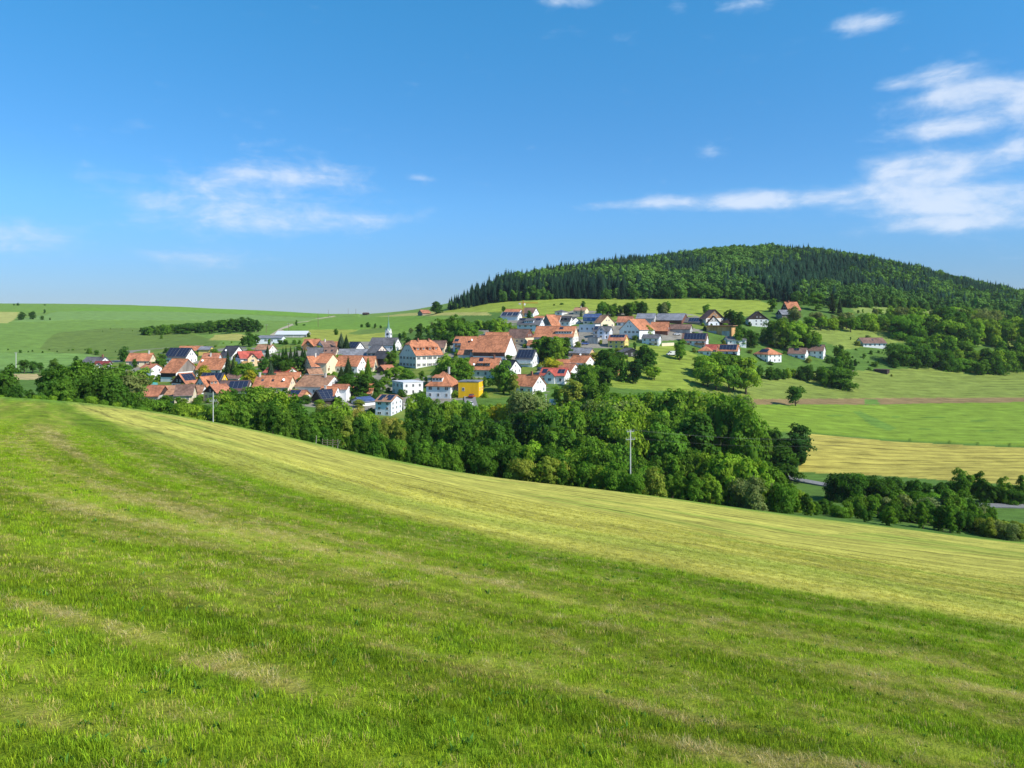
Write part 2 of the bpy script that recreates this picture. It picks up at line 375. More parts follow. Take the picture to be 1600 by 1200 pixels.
fx, fy = GPX[nr:], GPY[nr:]
FIELDS = [  # name, label, polygon in the photo, crop colour, strength of the rows, heading of the rows
 ('hill_slope', 'green slope of the wide hill left of the village', [(-900,574),(330,556),(420,540),(640,520),(800,470),(800,430),(-900,440)], (0.150,0.245,0.045), 0.3, 10),
 ('crop_field', 'smooth green crop field along the crest of the left hill', [(-900,490),(120,488),(320,480),(560,496),(560,484),(300,470),(-900,462)], (0.150,0.255,0.038), 0.2, 4),
 ('crop_field', 'bluish green strip field under the crest of the left hill', [(-900,512),(20,504),(90,488),(200,485),(330,490),(500,499),(470,503),(300,502),(110,500),(60,504)], (0.165,0.27,0.066), 0.3, 6),
 ('crop_field', 'bright green strip on the crest of the left hill', [(110,482),(290,478),(520,491),(505,496),(300,488),(120,487)], (0.145,0.275,0.030), 0.2, 6),
 ('grain_field', 'pale yellow field patch at the left edge of the hill', [(-600,484),(30,488),(28,497),(14,505),(-600,512)], (0.36,0.36,0.10), 0.3, 6),
 ('pasture', 'olive rough pasture bulging above the village houses', [(60,545),(90,520),(170,513),(240,513),(300,522),(345,534),(330,548),(230,560),(110,556)], (0.125,0.185,0.036), 0.15, 30),
 ('grain_field', 'small yellow patch beside the copse on the hill', [(326,532),(334,523),(372,521),(384,524),(378,532)], (0.36,0.34,0.09), 0.3, 6),
 ('meadow_strip', 'pale green meadow strip beyond the fruit trees', [(-900,580),(-900,553),(60,551),(135,553),(172,560),(100,572),(60,577)], (0.16,0.27,0.06), 0.3, 5),
 ('stubble_strip', 'narrow tan strip in front of the fruit trees', [(-200,594),(-200,585),(70,584),(66,593)], (0.38,0.31,0.14), 0.3, 5),
 ('crop_field', 'green field rising to the saddle behind the church', [(440,516),(462,507),(530,497),(660,495),(700,498),(650,517),(560,516),(480,517)], (0.145,0.255,0.034), 0.3, 2),
 ('hay_field', 'yellow green field between the church and the hall', [(470,522),(484,516),(560,516),(606,520),(606,534),(560,540),(500,536),(470,532)], (0.28,0.31,0.052), 0.6, 4),
 ('pasture', 'olive strip in the field left of the church spire', [(540,522),(560,515),(600,511),(606,519),(560,523)], (0.13,0.20,0.04), 0.1, 4),
 ('grain_field', 'straw coloured strip on the hill beside the field barn', [(585,495),(640,489),(700,486),(760,487),(770,493),(690,493),(620,495)], (0.36,0.34,0.10), 0.4, 3),
 ('hay_meadow', 'yellow green meadow along the foot of the wooded hill', [(690,488),(720,476),(790,468),(900,466),(1100,467),(1190,470),(1210,478),(1180,492),(1120,500),(960,500),(860,494),(770,488)], (0.25,0.31,0.042), 0.55, 3),
 ('rough_meadow', 'sunlit grass slope with orchard trees below the houses', [(925,560),(1000,540),(1055,540),(1090,555),(1170,590),(1170,615),(1060,612),(960,606),(925,592)], (0.20,0.26,0.036), 0.5, 20),
 ('hay_field', 'rough yellow green field below the hedge on the right', [(1100,592),(1240,584),(1420,576),(2400,572),(2400,618),(1600,622),(1380,623),(1170,624),(1090,612)], (0.185,0.235,0.045), 0.55, 4),
 ('ploughed_strip', 'thin brown ploughed strip across the right fields', [(1130,624),(1380,623),(1600,621),(2400,618),(2400,624),(1600,629),(1380,634),(1160,633)], (0.235,0.165,0.075), 0.3, 3),
 ('crop_field', 'bright green crop field on the valley floor', [(1130,634),(1380,634),(1600,629),(2400,624),(2400,698),(1600,698),(1400,688),(1260,676),(1130,676)], (0.175,0.265,0.028), 0.4, 3),
 ('grain_field', 'golden mown field on the valley floor by the road', [(1240,704),(1266,678),(1400,690),(1600,700),(2400,700),(2400,764),(1600,759),(1400,745),(1252,738)], (0.38,0.325,0.068), 1.0, 3),
 ('pasture', 'open grassy pasture between the hedges right of the village', [(1262,510),(1330,503),(1520,512),(1600,510),(2400,512),(2400,540),(1560,545),(1470,528),(1400,535),(1320,546),(1270,528)], (0.19,0.245,0.048), 0.15, 10),
 ('hay_meadow', 'light grass band below the right end of the forest', [(1330,480),(1440,478),(1600,486),(2400,486),(2400,505),(1600,500),(1480,492),(1340,490)], (0.20,0.26,0.060), 0.2, 3),
]
crop[nr:, :, :3] = (0.085, 0.16, 0.028); crop[nr:, :, 3] = 0.15
rows[nr:, :, 0] = GY[nr:]; rows[nr:, :, 1] = GX[nr:]
zone = np.full(GX.shape, -2); zone[:nr] = -1
wob = (fbm(GX[nr:]*0.02, GY[nr:]*0.02, 3) - 0.5)
for i, (nm, lb, poly, c, am_, hd) in enumerate(FIELDS):
    k = inpoly(fx + wob*10, fy + wob*2.0, poly) & (GY[nr:] > 200)
    sub = crop[nr:]; sub[k, :3] = c; sub[k, 3] = am_
    ca, sa = math.cos(R(hd)), math.sin(R(hd)); rr = rows[nr:]
    rr[k, 0] = (-sa*GX[nr:] + ca*GY[nr:])[k] * 0.55; rr[k, 1] = (ca*GX[nr:] + sa*GY[nr:])[k]*0.55
    zz = zone[nr:]; zz[k] = i
# trodden green wedge and darker tongue on the valley fields
k = inpoly(fx, fy, [(1332,645),(1345,645),(1402,672),(1388,676),(1362,668)]); crop[nr:][k, :3] = (0.125, 0.225, 0.034)
k = inpoly(fx, fy, [(1350,624),(1372,624),(1374,632),(1352,632)]); crop[nr:][k, :3] = (0.12, 0.22, 0.04)
for (x, y, l) in [(1305,652,14),(1460,655,20),(1530,660,16),(1400,654,9),(1545,676,14),(1445,673,12)]:
    k = ((fx - x)/l)**2 + ((fy - y)/1.4)**2 < 1; crop[nr:][k, :3] = (0.12, 0.21, 0.028)

# yards and gravel between the houses
vil = inpoly(fx, fy, [(120,585),(200,548),(300,540),(420,540),(560,535),(700,530),(790,500),(900,485),(1080,490),(1120,505),(1080,530),(990,535),(930,560),(900,600),(830,620),(760,622),(640,655),(580,650),(450,630),(330,632),(220,632)])
yd = fbm(GX[nr:]*.07 + 3, GY[nr:]*.07, 3); kk = vil & (yd > .54); crop[nr:][kk, :3] = (0.24, 0.22, 0.18)
kk = vil & (yd < .40); crop[nr:][kk, :3] = (0.15, 0.20, 0.035)
for i, fd in enumerate(FIELDS):        # a standing crop is knee high: its sheet lies above its neighbours
    if fd[0] == 'crop_field': GZ[zone == i] += 0.75
    elif fd[0] == 'hay_field': GZ[zone == i] += 0.3
nR, nC = GX.shape
vidx = np.arange(nR * nC).reshape(nR, nC)
quads = np.stack([vidx[:-1, :-1], vidx[:-1, 1:], vidx[1:, 1:], vidx[1:, :-1]], -1).reshape(-1, 4)
fz = zone[:-1, :-1].ravel()
V = np.stack([GX, GY, GZ], -1).reshape(-1, 3).astype(np.float32); CR = crop.reshape(-1, 4); RW = rows.reshape(-1, 3)
def ground_piece(name, label, sel):
    q = quads[sel]
    if len(q) == 0: return
    used, inv = np.unique(q.ravel(), return_inverse=True)
    me = bpy.data.meshes.new(name); n = len(used)
    me.vertices.add(n); me.vertices.foreach_set('co', V[used].ravel())
    me.loops.add(len(inv)); me.loops.foreach_set('vertex_index', inv.astype(np.int32))
    me.polygons.add(len(q)); me.polygons.foreach_set('loop_start', np.arange(0, 4*len(q), 4, dtype=np.int32)); me.polygons.foreach_set('loop_total', np.full(len(q), 4, np.int32))
    me.polygons.foreach_set('use_smooth', np.ones(len(q), bool)); me.update(calc_edges=True)
    a = me.attributes.new('crop', 'FLOAT_COLOR', 'POINT'); a.data.foreach_set('color', CR[used].ravel())
    a = me.attributes.new('rows', 'FLOAT_VECTOR', 'POINT'); a.data.foreach_set('vector', RW[used].ravel())
    me.materials.append(m_ground)
    tag(link(bpy.data.objects.new(name, me)), label, None, None, 'structure')
ground_piece('mown_meadow', 'freshly mown meadow sloping down from the viewer', fz == -1)
ground_piece('ground', 'grassy valley ground and hillsides around the village', fz == -2)
for i, fd in enumerate(FIELDS): ground_piece(fd[0], fd[1], fz == i)

def strip(name, label, pts, width, mat, lift=0.12, near=False, ymin=195):
    P = [np.array(cast(x, y, near, ymin)) for x, y in pts]
    Q = []
    for a, b in zip(P[:-1], P[1:]):
        n = max(2, int(np.linalg.norm(b - a) / 2.5)); Q += [a + (b - a) * k / n for k in range(n)]
    Q.append(P[-1]); Q = np.array(Q)
    for _ in range(6): Q[1:-1] = 0.25*Q[:-2] + 0.5*Q[1:-1] + 0.25*Q[2:]
    T = np.gradient(Q, axis=0); T /= np.linalg.norm(T, axis=1)[:, None] + 1e-9; N = np.stack([-T[:, 1], T[:, 0]], 1)
    vs = []; off = (-0.5, -0.17, 0.17, 0.5)
    for p, n in zip(Q, N):
        zz = [zg1(*(p + n*width*o)) for o in off]; zc = max(zz)
        vs += [(p[0]+n[0]*width*o, p[1]+n[1]*width*o, zc + lift) for o in off]
    k = len(Q); fs = [(4*i+j, 4*i+j+1, 4*i+4+j+1, 4*i+4+j) for i in range(k-1) for j in range(3)]
    # edge skirts so that the carriageway sits on a low bank
    n0 = len(vs); vs += [(v[0], v[1], v[2] - 1.2) for i in range(k) for v in (vs[4*i], vs[4*i+3])]
    fs += [(n0+2*i, 4*i, 4*i+4, n0+2*i+2) for i in range(k-1)] + [(4*i+3, n0+2*i+1, n0+2*i+3, 4*i+7) for i in range(k-1)]
    o = link(bpy.data.objects.new(name, mesh_from(name, vs, fs, mat))); tag(o, label, None, None, 'structure')
strip('road', 'grey country road on the valley floor below the golden field', [(1190,738),(1262,753),(1330,764),(1400,777),(1480,792),(1560,806),(1640,822),(1800,850)], 4.0, m_asph, 0.25, ymin=163)
strip('road', 'village street between the villa and the orange roofed house', [(742,650),(738,636),(733,624),(736,612),(752,603)], 4.5, m_asph, 0.15)
strip('footpath', 'pale farm track climbing the hill to the saddle', [(424,527),(432,521),(446,512),(462,506),(490,499),(526,493.5)], 5.0, m_path, 0.15)
strip('footpath', 'short garden path running down from the hedge', [(1318,593),(1326,586),(1332,579)], 1.8, m_path, 0.12)
strip('road', 'paved drive between the solar roofed house and the red gabled house', [(838,588),(852,577),(866,570),(878,563)], 4.0, m_asph, 0.12)
# ------------------------------------------------------------------ buildings
ROOF = {'orange': (0.45, 0.175, 0.085), 'red': (0.42, 0.090, 0.062), 'brick': (0.42, 0.165, 0.09), 'maroon': (0.20, 0.035, 0.035), 'brown': (0.20, 0.115, 0.085), 'tan': (0.36, 0.19, 0.11),
        'dkbrown': (0.11, 0.065, 0.055), 'grey': (0.12, 0.115, 0.12), 'dark': (0.050, 0.050, 0.058), 'ltgrey': (0.22, 0.22, 0.235), 'white': (0.62, 0.63, 0.65), 'blue': (0.06, 0.10, 0.22), 'black': (0.022, 0.024, 0.03)}
WALL = {'white': (0.80, 0.79, 0.77), 'cream': (0.74, 0.62, 0.42), 'offwhite': (0.72, 0.69, 0.62), 'yellow': (0.78, 0.56, 0.16), 'gold': (0.90, 0.50, 0.012), 'grey': (0.42, 0.41, 0.39), 'tan': (0.58, 0.37, 0.20),
        'pink': (0.74, 0.60, 0.52), 'apricot': (0.78, 0.55, 0.32), 'wood': (0.30, 0.17, 0.085), 'dkwood': (0.055, 0.038, 0.032), 'redwood': (0.17, 0.07, 0.05), 'greywood': (0.26, 0.22, 0.19), 'black': (0.03, 0.03, 0.032), 'orangewood': (0.60, 0.34, 0.14), 'bluewhite': (0.72, 0.75, 0.82), 'blueglass': (0.08, 0.16, 0.40)}
def rmat(k): return simple('roof_' + k, ROOF[k], 0.85 if k not in ('white', 'black', 'ltgrey') else 0.5, 0.24 if k != 'white' else 0.03, 1.1, streak=True, bump=0.4)
def wmat(k): return simple('wall_' + k, WALL[k], 0.9, 0.045 if k not in ('greywood', 'wood', 'dkwood', 'redwood', 'orangewood', 'grey') else 0.2, 0.8, streak=True)
m_frame = simple('window_frame', (0.72, 0.70, 0.66), 0.6, 0.03)
m_glass, t = new_mat('window_glass')
bs = t.n('ShaderNodeBsdfPrincipled'); oi = t.n('ShaderNodeObjectInfo')
t.link(t.mix(oi.outputs['Random'], (0.012, 0.014, 0.018, 1), (0.07, 0.08, 0.10, 1)), bs.inputs['Base Color']); bs.inputs['Roughness'].default_value = 0.12
finish(t, bs.outputs[0])
m_solar, t = new_mat('solar_cells')
bs = t.n('ShaderNodeBsdfPrincipled'); bs.inputs['Base Color'].default_value = (0.020, 0.026, 0.050, 1); bs.inputs['Roughness'].default_value = 0.2
finish(t, bs.outputs[0])
m_metal = simple('galvanised_metal', (0.42, 0.43, 0.44), 0.45, 0.08, 3.0, metal=0.6)
m_wood = simple('weathered_wood', (0.20, 0.14, 0.09), 0.9, 0.2, 4.0)
m_shut = simple('shutter_paint', (0.12, 0.10, 0.07), 0.7, 0.1)
m_brickc = simple('chimney_brick', (0.30, 0.13, 0.08), 0.9, 0.15, 6.0)
m_plast = simple('chimney_plaster', (0.62, 0.58, 0.52), 0.9, 0.08, 3.0)
m_dish = simple('dish_white', (0.8, 0.8, 0.8), 0.4, 0.02)
m_trim = simple('trim_white', (0.78, 0.76, 0.72), 0.7, 0.03)

# unit window: 1 wide, 1 high, centred, facing -y
_fr = MB()
for b in ((-0.5, -0.40, -0.5, 0.5), (0.40, 0.5, -0.5, 0.5), (-0.40, 0.40, -0.5, -0.42), (-0.40, 0.40, 0.42, 0.5), (-0.03, 0.03, -0.42, 0.42)): _fr.box(b[0], b[1], -0.06, 0.02, b[2], b[3])
WIN_FR = _fr.mesh('window', m_frame)
WIN_PN = MB().box(-0.40, 0.40, -0.035, 0.0, -0.42, 0.42).mesh('pane', m_glass)
_sh = MB(); _sh.box(-0.84, -0.54, -0.07, 0.0, -0.5, 0.5); _sh.box(0.54, 0.84, -0.07, 0.0, -0.5, 0.5)
WIN_SH = _sh.mesh('shutters', m_shut)
def window(parent, x, y, z, rz, wd, ht, shut=False):
    o = link(bpy.data.objects.new('window', WIN_FR), parent); o.location = (x, y, z); o.rotation_euler = (0, 0, rz); o.scale = (wd, 1, ht)
    link(bpy.data.objects.new('pane', WIN_PN), o)
    if shut: link(bpy.data.objects.new('shutters', WIN_SH), o)
    return o

HOUSES = {}; FOOTP = []
hr_ = random.Random(11)
def house(label, xl, xc, xr, yr, ye, yb, side='R', D=9.5, roof='orange', wall='white', kind='gable', name='house', cat='house', win=True, gwin=True, chim=None, solar=None, dorm=(), cross=None,
          balc=None, gmat=None, oh=0.45, shut=False, dish=None, lowmat=None, Lmax=60, door=False, skyl=0, key=None, nst=None, base=None):
    sl, sc, sr = [(v - 800) / FPX for v in (xl, xc, xr)]
    Xc, Yc = cast(xc, yb); zb = zg1(Xc, Yc)
    sg = 1 if side == 'R' else -1; starget = sr if side == 'R' else sl; sother = sl if side == 'R' else sr
    need = abs(starget - sc) * Yc
    if D < need * 1.02: D = need * 1.02
    best, bf = 1e9, 0.6
    for i in range(0, 3000):
        f = R(-10 + i * 0.04); e = (Xc + sg*D*math.cos(f)) / (Yc + D*math.sin(f)) - starget
        if abs(e) < best: best, bf = abs(e), f
    u = (sg*math.cos(bf), math.sin(bf)); wv = (-sg*math.sin(bf), math.cos(bf))
    den = wv[0] - sother*wv[1]; L = (sother*Yc - Xc) / den if abs(den) > 1e-3 else 9
    if L < 0: L = 9
    L = min(max(L, 4.0 if kind != 'gable' else 6.0), Lmax)
    cx, cy = Xc + 0.5*D*u[0] + 0.5*L*wv[0], Yc + 0.5*D*u[1] + 0.5*L*wv[1]
    ax = (-wv[0], -wv[1]) if sg > 0 else wv
    rz = math.atan2(ax[1], ax[0])
    he = max(1.8, (yb - ye) / FPX * Yc)
    Ya = Yc + 0.5*D*u[1]; hr = Ya*(HOR - yr)/FPX - (zb + he)
    if kind in ('hip',):
        Ya = cy; hr = Ya*(HOR - yr)/FPX - (zb + he)
    hr = min(max(hr, 0.4), 0.72*D)
    corners = [(cx + a*L/2*ax[0] - b*D/2*ax[1], cy + a*L/2*ax[1] + b*D/2*ax[0]) for a in (-1, 1) for b in (-1, 1)]
    dz = min(zg1(*c) for c in corners) - zb - 0.4
    if base is not None: dz = min(dz, -base)
    root = empty(name, (cx, cy, zb), rz); tag(root, label, cat)
    FOOTP.append((cx, cy, ax, L, D, label, xl, xr, zb, yb))
    HOUSES[key or label] = (0.5*(xl+xr), yb)
    l2, d2 = L/2, D/2
    wm = wmat(wall); rm = rmat(roof)
    # ---- walls
    if kind == 'flat':
        MB().box(-l2, l2, -d2, d2, dz, he).build('wall', wm, root)
        MB().box(-l2-oh, l2+oh, -d2-oh, d2+oh, he, he+0.35).build('roof', rm, root)
        hr = 0.35
    elif kind in ('gable', 'halfhip'):
        top = he + hr - 0.06; hw = d2
        if kind == 'gable':
            prof = [(-hw, dz), (hw, dz), (hw, he), (0, top), (-hw, he)]
        else:
            cut = 0.30; prof = [(-hw, dz), (hw, dz), (hw, he), (hw*cut, he + (1-cut)*hr - 0.05), (-hw*cut, he + (1-cut)*hr - 0.05), (-hw, he)]
        n = len(prof); vs = [(-l2, p[0], p[1]) for p in prof] + [(l2, p[0], p[1]) for p in prof]
        fs = [tuple(reversed(range(n))), tuple(range(n, 2*n))] + [(i, (i+1) % n, n+(i+1) % n, n+i) for i in range(n)]
        MB().poly(vs, fs).build('wall', wm, root)
        if gmat:
            for s2 in (-1, 1):
                e = 0.06*s2; x = s2*l2
                vs = [(x+e, -d2*0.995, he+0.02), (x+e, d2*0.995, he+0.02), (x+e, 0, he+hr-0.1)]
                f0 = [(0, 1, 2)] if s2 > 0 else [(2, 1, 0)]
                vs2 = vs + [(x - e, v[1], v[2]) for v in vs]; f0 += [(5, 4, 3)] if s2 > 0 else [(3, 4, 5)]
                f0 += [(0, 3, 4, 1), (1, 4, 5, 2), (2, 5, 3, 0)]
                MB().poly(vs2, f0).build('gable_boarding', wmat(gmat), root)
        if lowmat:
            MB().box(-l2+0.1, l2-0.1, -d2-0.05, -d2+0.1, he*0.45, he-0.05).build('wall_boarding', wmat(lowmat), root)
    else:
        MB().box(-l2, l2, -d2, d2, dz, he).build('wall', wm, root)
    # ---- roof
    sl_ = hr / d2; th = 0.22; rb = MB()
    go = oh*0.8
    if kind == 'gable':
        for s2 in (-1, 1):
            p = [(-l2-go, 0, he+hr+0.10), (l2+go, 0, he+hr+0.10), (l2+go, s2*(d2+oh), he-oh*sl_+0.10), (-l2-go, s2*(d2+oh), he-oh*sl_+0.10)]
            rb.prism(p if s2 < 0 else p[::-1], th)
        ro = rb.build('roof', rm, root)
        MB().tube((-l2-go, 0, he+hr+0.12), (l2+go, 0, he+hr+0.12), 0.14, seg=6).build('ridge_tiles', rm, ro)
    elif kind in ('hip', 'halfhip'):
        if kind == 'hip':
            hx = min(l2*0.95, d2*0.95) if L > D*0.8 else l2*0.9; zt = he
            e1, e2 = l2+oh, d2+oh; ze = he - oh*sl_ + 0.1
            A = (-max(l2-hx, 0.15), 0, he+hr); B = (max(l2-hx, 0.15), 0, he+hr)
            p = [(-e1, -e2, ze), (e1, -e2, ze), (e1, e2, ze), (-e1, e2, ze)]
            vs = p + [A, B] + [(q[0], q[1], q[2]-0.2) for q in p]
            fs = [(0, 1, 5, 4), (1, 2, 5), (2, 3, 4, 5), (3, 0, 4), (6, 9, 8, 7), (0, 6, 7, 1), (1, 7, 8, 2), (2, 8, 9, 3), (3, 9, 6, 0)]
            ro = rb.poly(vs, fs).build('roof', rm, root)
        else:
            c = 0.30; zc = he + (1-c)*hr + 0.1; ze = he - oh*sl_ + 0.1; zr = he+hr+0.1; e1 = l2+go; e2 = d2+oh; ins = d2*c*0.9
            for s2 in (-1, 1):
                p = [(-l2+ins, 0, zr), (l2-ins, 0, zr), (e1, s2*d2*c, zc), (e1, s2*e2, ze), (-e1, s2*e2, ze), (-e1, s2*d2*c, zc)]
                rb.prism(p if s2 < 0 else p[::-1], th)
            for s2 in (-1, 1):
                p = [(s2*(l2-ins), 0, zr), (s2*e1, -d2*c, zc), (s2*e1, d2*c, zc)]
                rb.prism(p if s2 > 0 else p[::-1], th)
            ro = rb.build('roof', rm, root)
    else:
        ro = [c for c in root.children if c.name.startswith('roof')][0]
    slope_ang = math.atan(sl_)
    def onroof(fx, fy, lift=0.14):          # point on the front slope: fx along, fy from ridge to eave
        return (-l2 + fx*L, -fy*d2, he + hr*(1-fy) + lift)
    # ---- solar panels
    if solar:
        for (x0, x1, y0, y1) in (solar if isinstance(solar[0], (tuple, list)) else [solar]):
            Ls, Ds = (x1-x0)*L, (y1-y0)*math.hypot(d2, hr)
            nx = max(1, round(Ls/1.7)); ny = max(1, round(Ds/1.05)); cw, ch = Ls/nx, Ds/ny; mb = MB()
            for i in range(nx):
                for j in range(ny): mb.box(-Ls/2+i*cw+0.05, -Ls/2+(i+1)*cw-0.05, -Ds/2+j*ch+0.04, -Ds/2+(j+1)*ch-0.04, 0, 0.05)
            o = mb.build('solar_panels', m_solar, root); o['kind'] = 'stuff'
            p = onroof((x0+x1)/2, (y0+y1)/2, 0.2); o.location = p; o.rotation_euler = (slope_ang, 0, 0)
            MB().box(-Ls/2, Ls/2, -Ds/2, Ds/2, -0.06, -0.01).build('panel_rails', m_metal, o)
    # ---- chimney
    if chim:
        for (fx, fy, cm) in (chim if isinstance(chim[0], (tuple, list)) else [chim]):
            x, y, z = onroof(fx, fy, 0); h = 1.3 + 0.4*hr_.random()
            mb = MB().box(-0.33, 0.33, -0.33, 0.33, -1.0, h); mb.box(-0.42, 0.42, -0.42, 0.42, h, h+0.14)
            c = mb.build('chimney', m_plast if cm == 'p' else m_brickc, ro); c.location = (x, y, z)
    # ---- dormers
    for (fx, wd) in dorm:
        x, y, z = onroof(fx, 0.62, 0.0); y0 = -0.62*d2; yf = y0 - 0.9; zf = he + hr*(1 - 0.62) ; hh = 1.35
        dm = MB().box(x-wd/2, x+wd/2, yf, y0+1.2, zf-0.9, zf+hh-0.45).build('dormer', wm if kind == 'hip' or wd > 4 else rm, root)
        yb_ = y0 + 2.2*d2/4.5
        zb2 = min(he + hr - 0.15, zf + hh + 0.5)
        MB().prism([(x-wd/2-0.25, yf-0.3, zf+hh-0.42), (x+wd/2+0.25, yf-0.3, zf+hh-0.42), (x+wd/2+0.25, min(yb_+0.6, -0.2), zb2), (x-wd/2-0.25, min(yb_+0.6, -0.2), zb2)], 0.15).build('dormer_roof', rm, dm)
        k = max(1, int(wd/1.3))
        for q in range(k): window(dm, x - wd/2 + wd*(q+0.5)/k, yf, zf+0.25, 0, 0.95, 0.85)
    # ---- cross gable towards the front
    if cross:
        fx, wd, cm = cross; x = -l2 + fx*L; ch = min(hr*0.85, wd*0.5); yf = -d2 - 0.9
        w2 = wd/2
        vs = [(x-w2, yf, dz), (x+w2, yf, dz), (x+w2, yf, he), (x, yf, he+ch), (x-w2, yf, he), (x-w2, 0, dz), (x+w2, 0, dz), (x+w2, 0, he), (x, 0, he+ch), (x-w2, 0, he)]
        cg = MB().poly(vs, [(0,1,2,3,4), (9,8,7,6,5), (0,5,6,1), (1,6,7,2), (2,7,8,3), (3,8,9,4), (4,9,5,0)]).build('cross_gable', wmat(cm), root)
        rb = MB()
        for s2 in (-1, 1):
            p = [(x, yf-0.6, he+ch+0.1), (x, 0, he+ch+0.1), (x+s2*(w2+0.4), 0, he-0.3), (x+s2*(w2+0.4), yf-0.6, he-0.3)]
            rb.prism(p if s2 > 0 else p[::-1], 0.18)
        rb.build('cross_gable_roof', rm, cg)
        for zz in ([he*0.3, he*0.75] if he > 4 else [he*0.55]): window(cg, x, yf, zz, 0, 1.5, 1.2)
        window(cg, x, yf, he+ch*0.3, 0, 0.9, 0.9)
    # ---- balcony
    if balc:
        for (x0, x1, fz, bm) in (balc if isinstance(balc[0], (tuple, list)) else [balc]):
            z = he*fz; a, b = -l2+x0*L, -l2+x1*L; mb = MB().box(a, b, -d2-1.3, -d2-0.01, z-0.15, z)
            o = mb.build('balcony', wmat(bm), root)
            mb = MB(); mb.box(a, b, -d2-1.32, -d2-1.26, z+0.12, z+0.95)
            for xx in (a, b-0.08): mb.box(xx, xx+0.08, -d2-1.26, -d2-0.02, z+0.12, z+0.95)
            mb.build('railing', wmat(bm), o)
    # ---- windows
    st = nst or max(1, int(round(he / 2.75)))
    if win:
        nc = max(1, min(8, int(L / (3.0 if L < 16 else 3.6)))); skip = cross
        for i in range(st):
            for j in range(nc):
                fx = (j + 0.5) / nc
                if skip and abs(fx*L - cross[0]*L) < cross[1]/2 + 0.5: continue
                if hr_.random() < 0.06: continue
                wd = 1.05 if hr_.random() < 0.75 else 1.6; z = he*(i+0.52)/st; ht = min(1.35, he/st*0.55)
                if door and i == 0 and j == 0:
                    MB().box(-0.55, 0.55, -0.08, 0.02, -1.0, 1.05).build('door', m_shut, root).location = (-l2+fx*L, -d2, 1.0); continue
                window(root, -l2+fx*L, -d2, z, 0, wd, ht, shut)
    if gwin:
        x = sg*l2; rzz = R(90)*sg; ng = max(1, min(5, int(D / 3.0)))
        for i in range(st):
            for j in range(ng):
                if hr_.random() < 0.08: continue
                y = -d2 + D*(j+0.5)/ng; window(root, x, y, he*(i+0.52)/st, rzz, 1.0, min(1.3, he/st*0.55), shut)
        if hr > 2.4 and kind != 'hip':
            for y in ((-1.1, 1.1) if hr > 3.4 else (0,)): window(root, x + (0.08*sg if gmat else 0), y, he + hr*0.30, rzz, 0.9, 1.0)
            if hr > 5: window(root, x + (0.08*sg if gmat else 0), 0, he + hr*0.66, rzz, 0.7, 0.8)
    for i in range(skyl):
        p = onroof((i+0.7)/(skyl+0.4), 0.45, 0.1); o = MB().box(-0.45, 0.45, -0.6, 0.6, 0, 0.12).build('skylight', m_glass, root); o.location = p; o.rotation_euler = (slope_ang, 0, 0)
    if dish:
        x, y, z = onroof(dish[0], dish[1], 0.2); mb = MB().tube((0, 0, -0.2), (0, 0, 0.5), 0.04, seg=5); mb.tube((0, -0.1, 0.6), (0.1, -0.25, 0.68), 0.02, 0.50, seg=12)
        mb.build('satellite_dish', m_dish, root).location = (x, y, z)
    # gutter along the front eave
    if kind in ('gable', 'halfhip') and name == 'house':
        MB().tube((-l2-go, -d2-oh-0.06, he-oh*sl_+0.0), (l2+go, -d2-oh-0.06, he-oh*sl_+0.0), 0.08, seg=6).build('gutter', m_metal, root)
    return dict(root=root, L=L, D=D, he=he, hr=hr, zb=zb, c=(cx, cy), rz=rz, ax=ax)

H = house
# --- left part of the village
H('white bungalow with dark grey roof at the far left of the village', 127,155,173, 558,566.5,577, D=10, roof='grey', chim=(0.9,0.1,'b'))
H('small white house with maroon roof and front gable above the left trees', 146,168,175, 564.5,570.5,583, roof='maroon', cross=(0.4,4.5,'white'))
H('cream farmhouse with orange roof carrying a brown patch on its left slope', 197,233,244, 552,563.5,572, roof='orange', wall='cream', D=11, chim=(0.85,0.05,'p'), solar=None)
H('narrow tall white house with a blank gable beside the big barn', 231,236,253, 569,575,593, D=7, roof='brick', win=False, chim=(0.5,0.2,'b'))
H('white gabled house whose whole roof is blue solar panels', 257,290,308, 544,558,570, D=11, roof='dark', solar=[(0.01,0.48,0.03,0.96),(0.52,0.97,0.03,0.96)])
b6 = H('big barn with orange roof and weathered wooden gable over a white wall', 251,275,311, 561,582,596, D=15, roof='orange', wall='white', gmat='greywood', win=False, gwin=False, name='barn', cat='barn', lowmat='dkwood')
H('long orange roofed house half hidden by a pointed spruce', 306,345,362, 560.5,577,586, D=11, roof='orange', wall='offwhite', dish=(0.12,0.35))
H('orange roofed house with a tall white chimney behind the long orange roof', 315,340,347, 552,562,572, roof='brick', wall='bluewhite', chim=(0.5,0.5,'p'))
H('yellow farmhouse with low orange roof at the upper left edge', 279,313,320, 541,547,555, roof='orange', wall='yellow', D=9, oh=0.9)
H('tiny yellow shed house right of the yellow farmhouse', 321,327,335, 541.5,546,554, D=7, roof='ltgrey', wall='yellow', win=False)
H('white house with steep dark slate roof above the red chalet', 343,362,384, 541,556,563, D=12, roof='dark', wall='white', dish=(0.3,0.6))
H('chalet with red roof and orange wooden balconies', 368,376,412, 549.5,560,575, 'L', D=10, roof='red', wall='white', cross=(0.5,4.6,'apricot'), balc=[(0.02,0.3,0.5,'orangewood'),(0.72,0.98,0.5,'orangewood')], gmat='dkwood')
H('beige roofed house beside the tall dark conifers', 398,420,432, 538.5,546,554, roof='tan', wall='offwhite', chim=(0.9,0.1,'p'))
H('house with solar roof and bright yellow gable triangle', 310,343,357, 583,598,607, D=9.5, roof='dark', wall='white', gmat='gold', solar=(0.02,0.96,0.05,0.92))
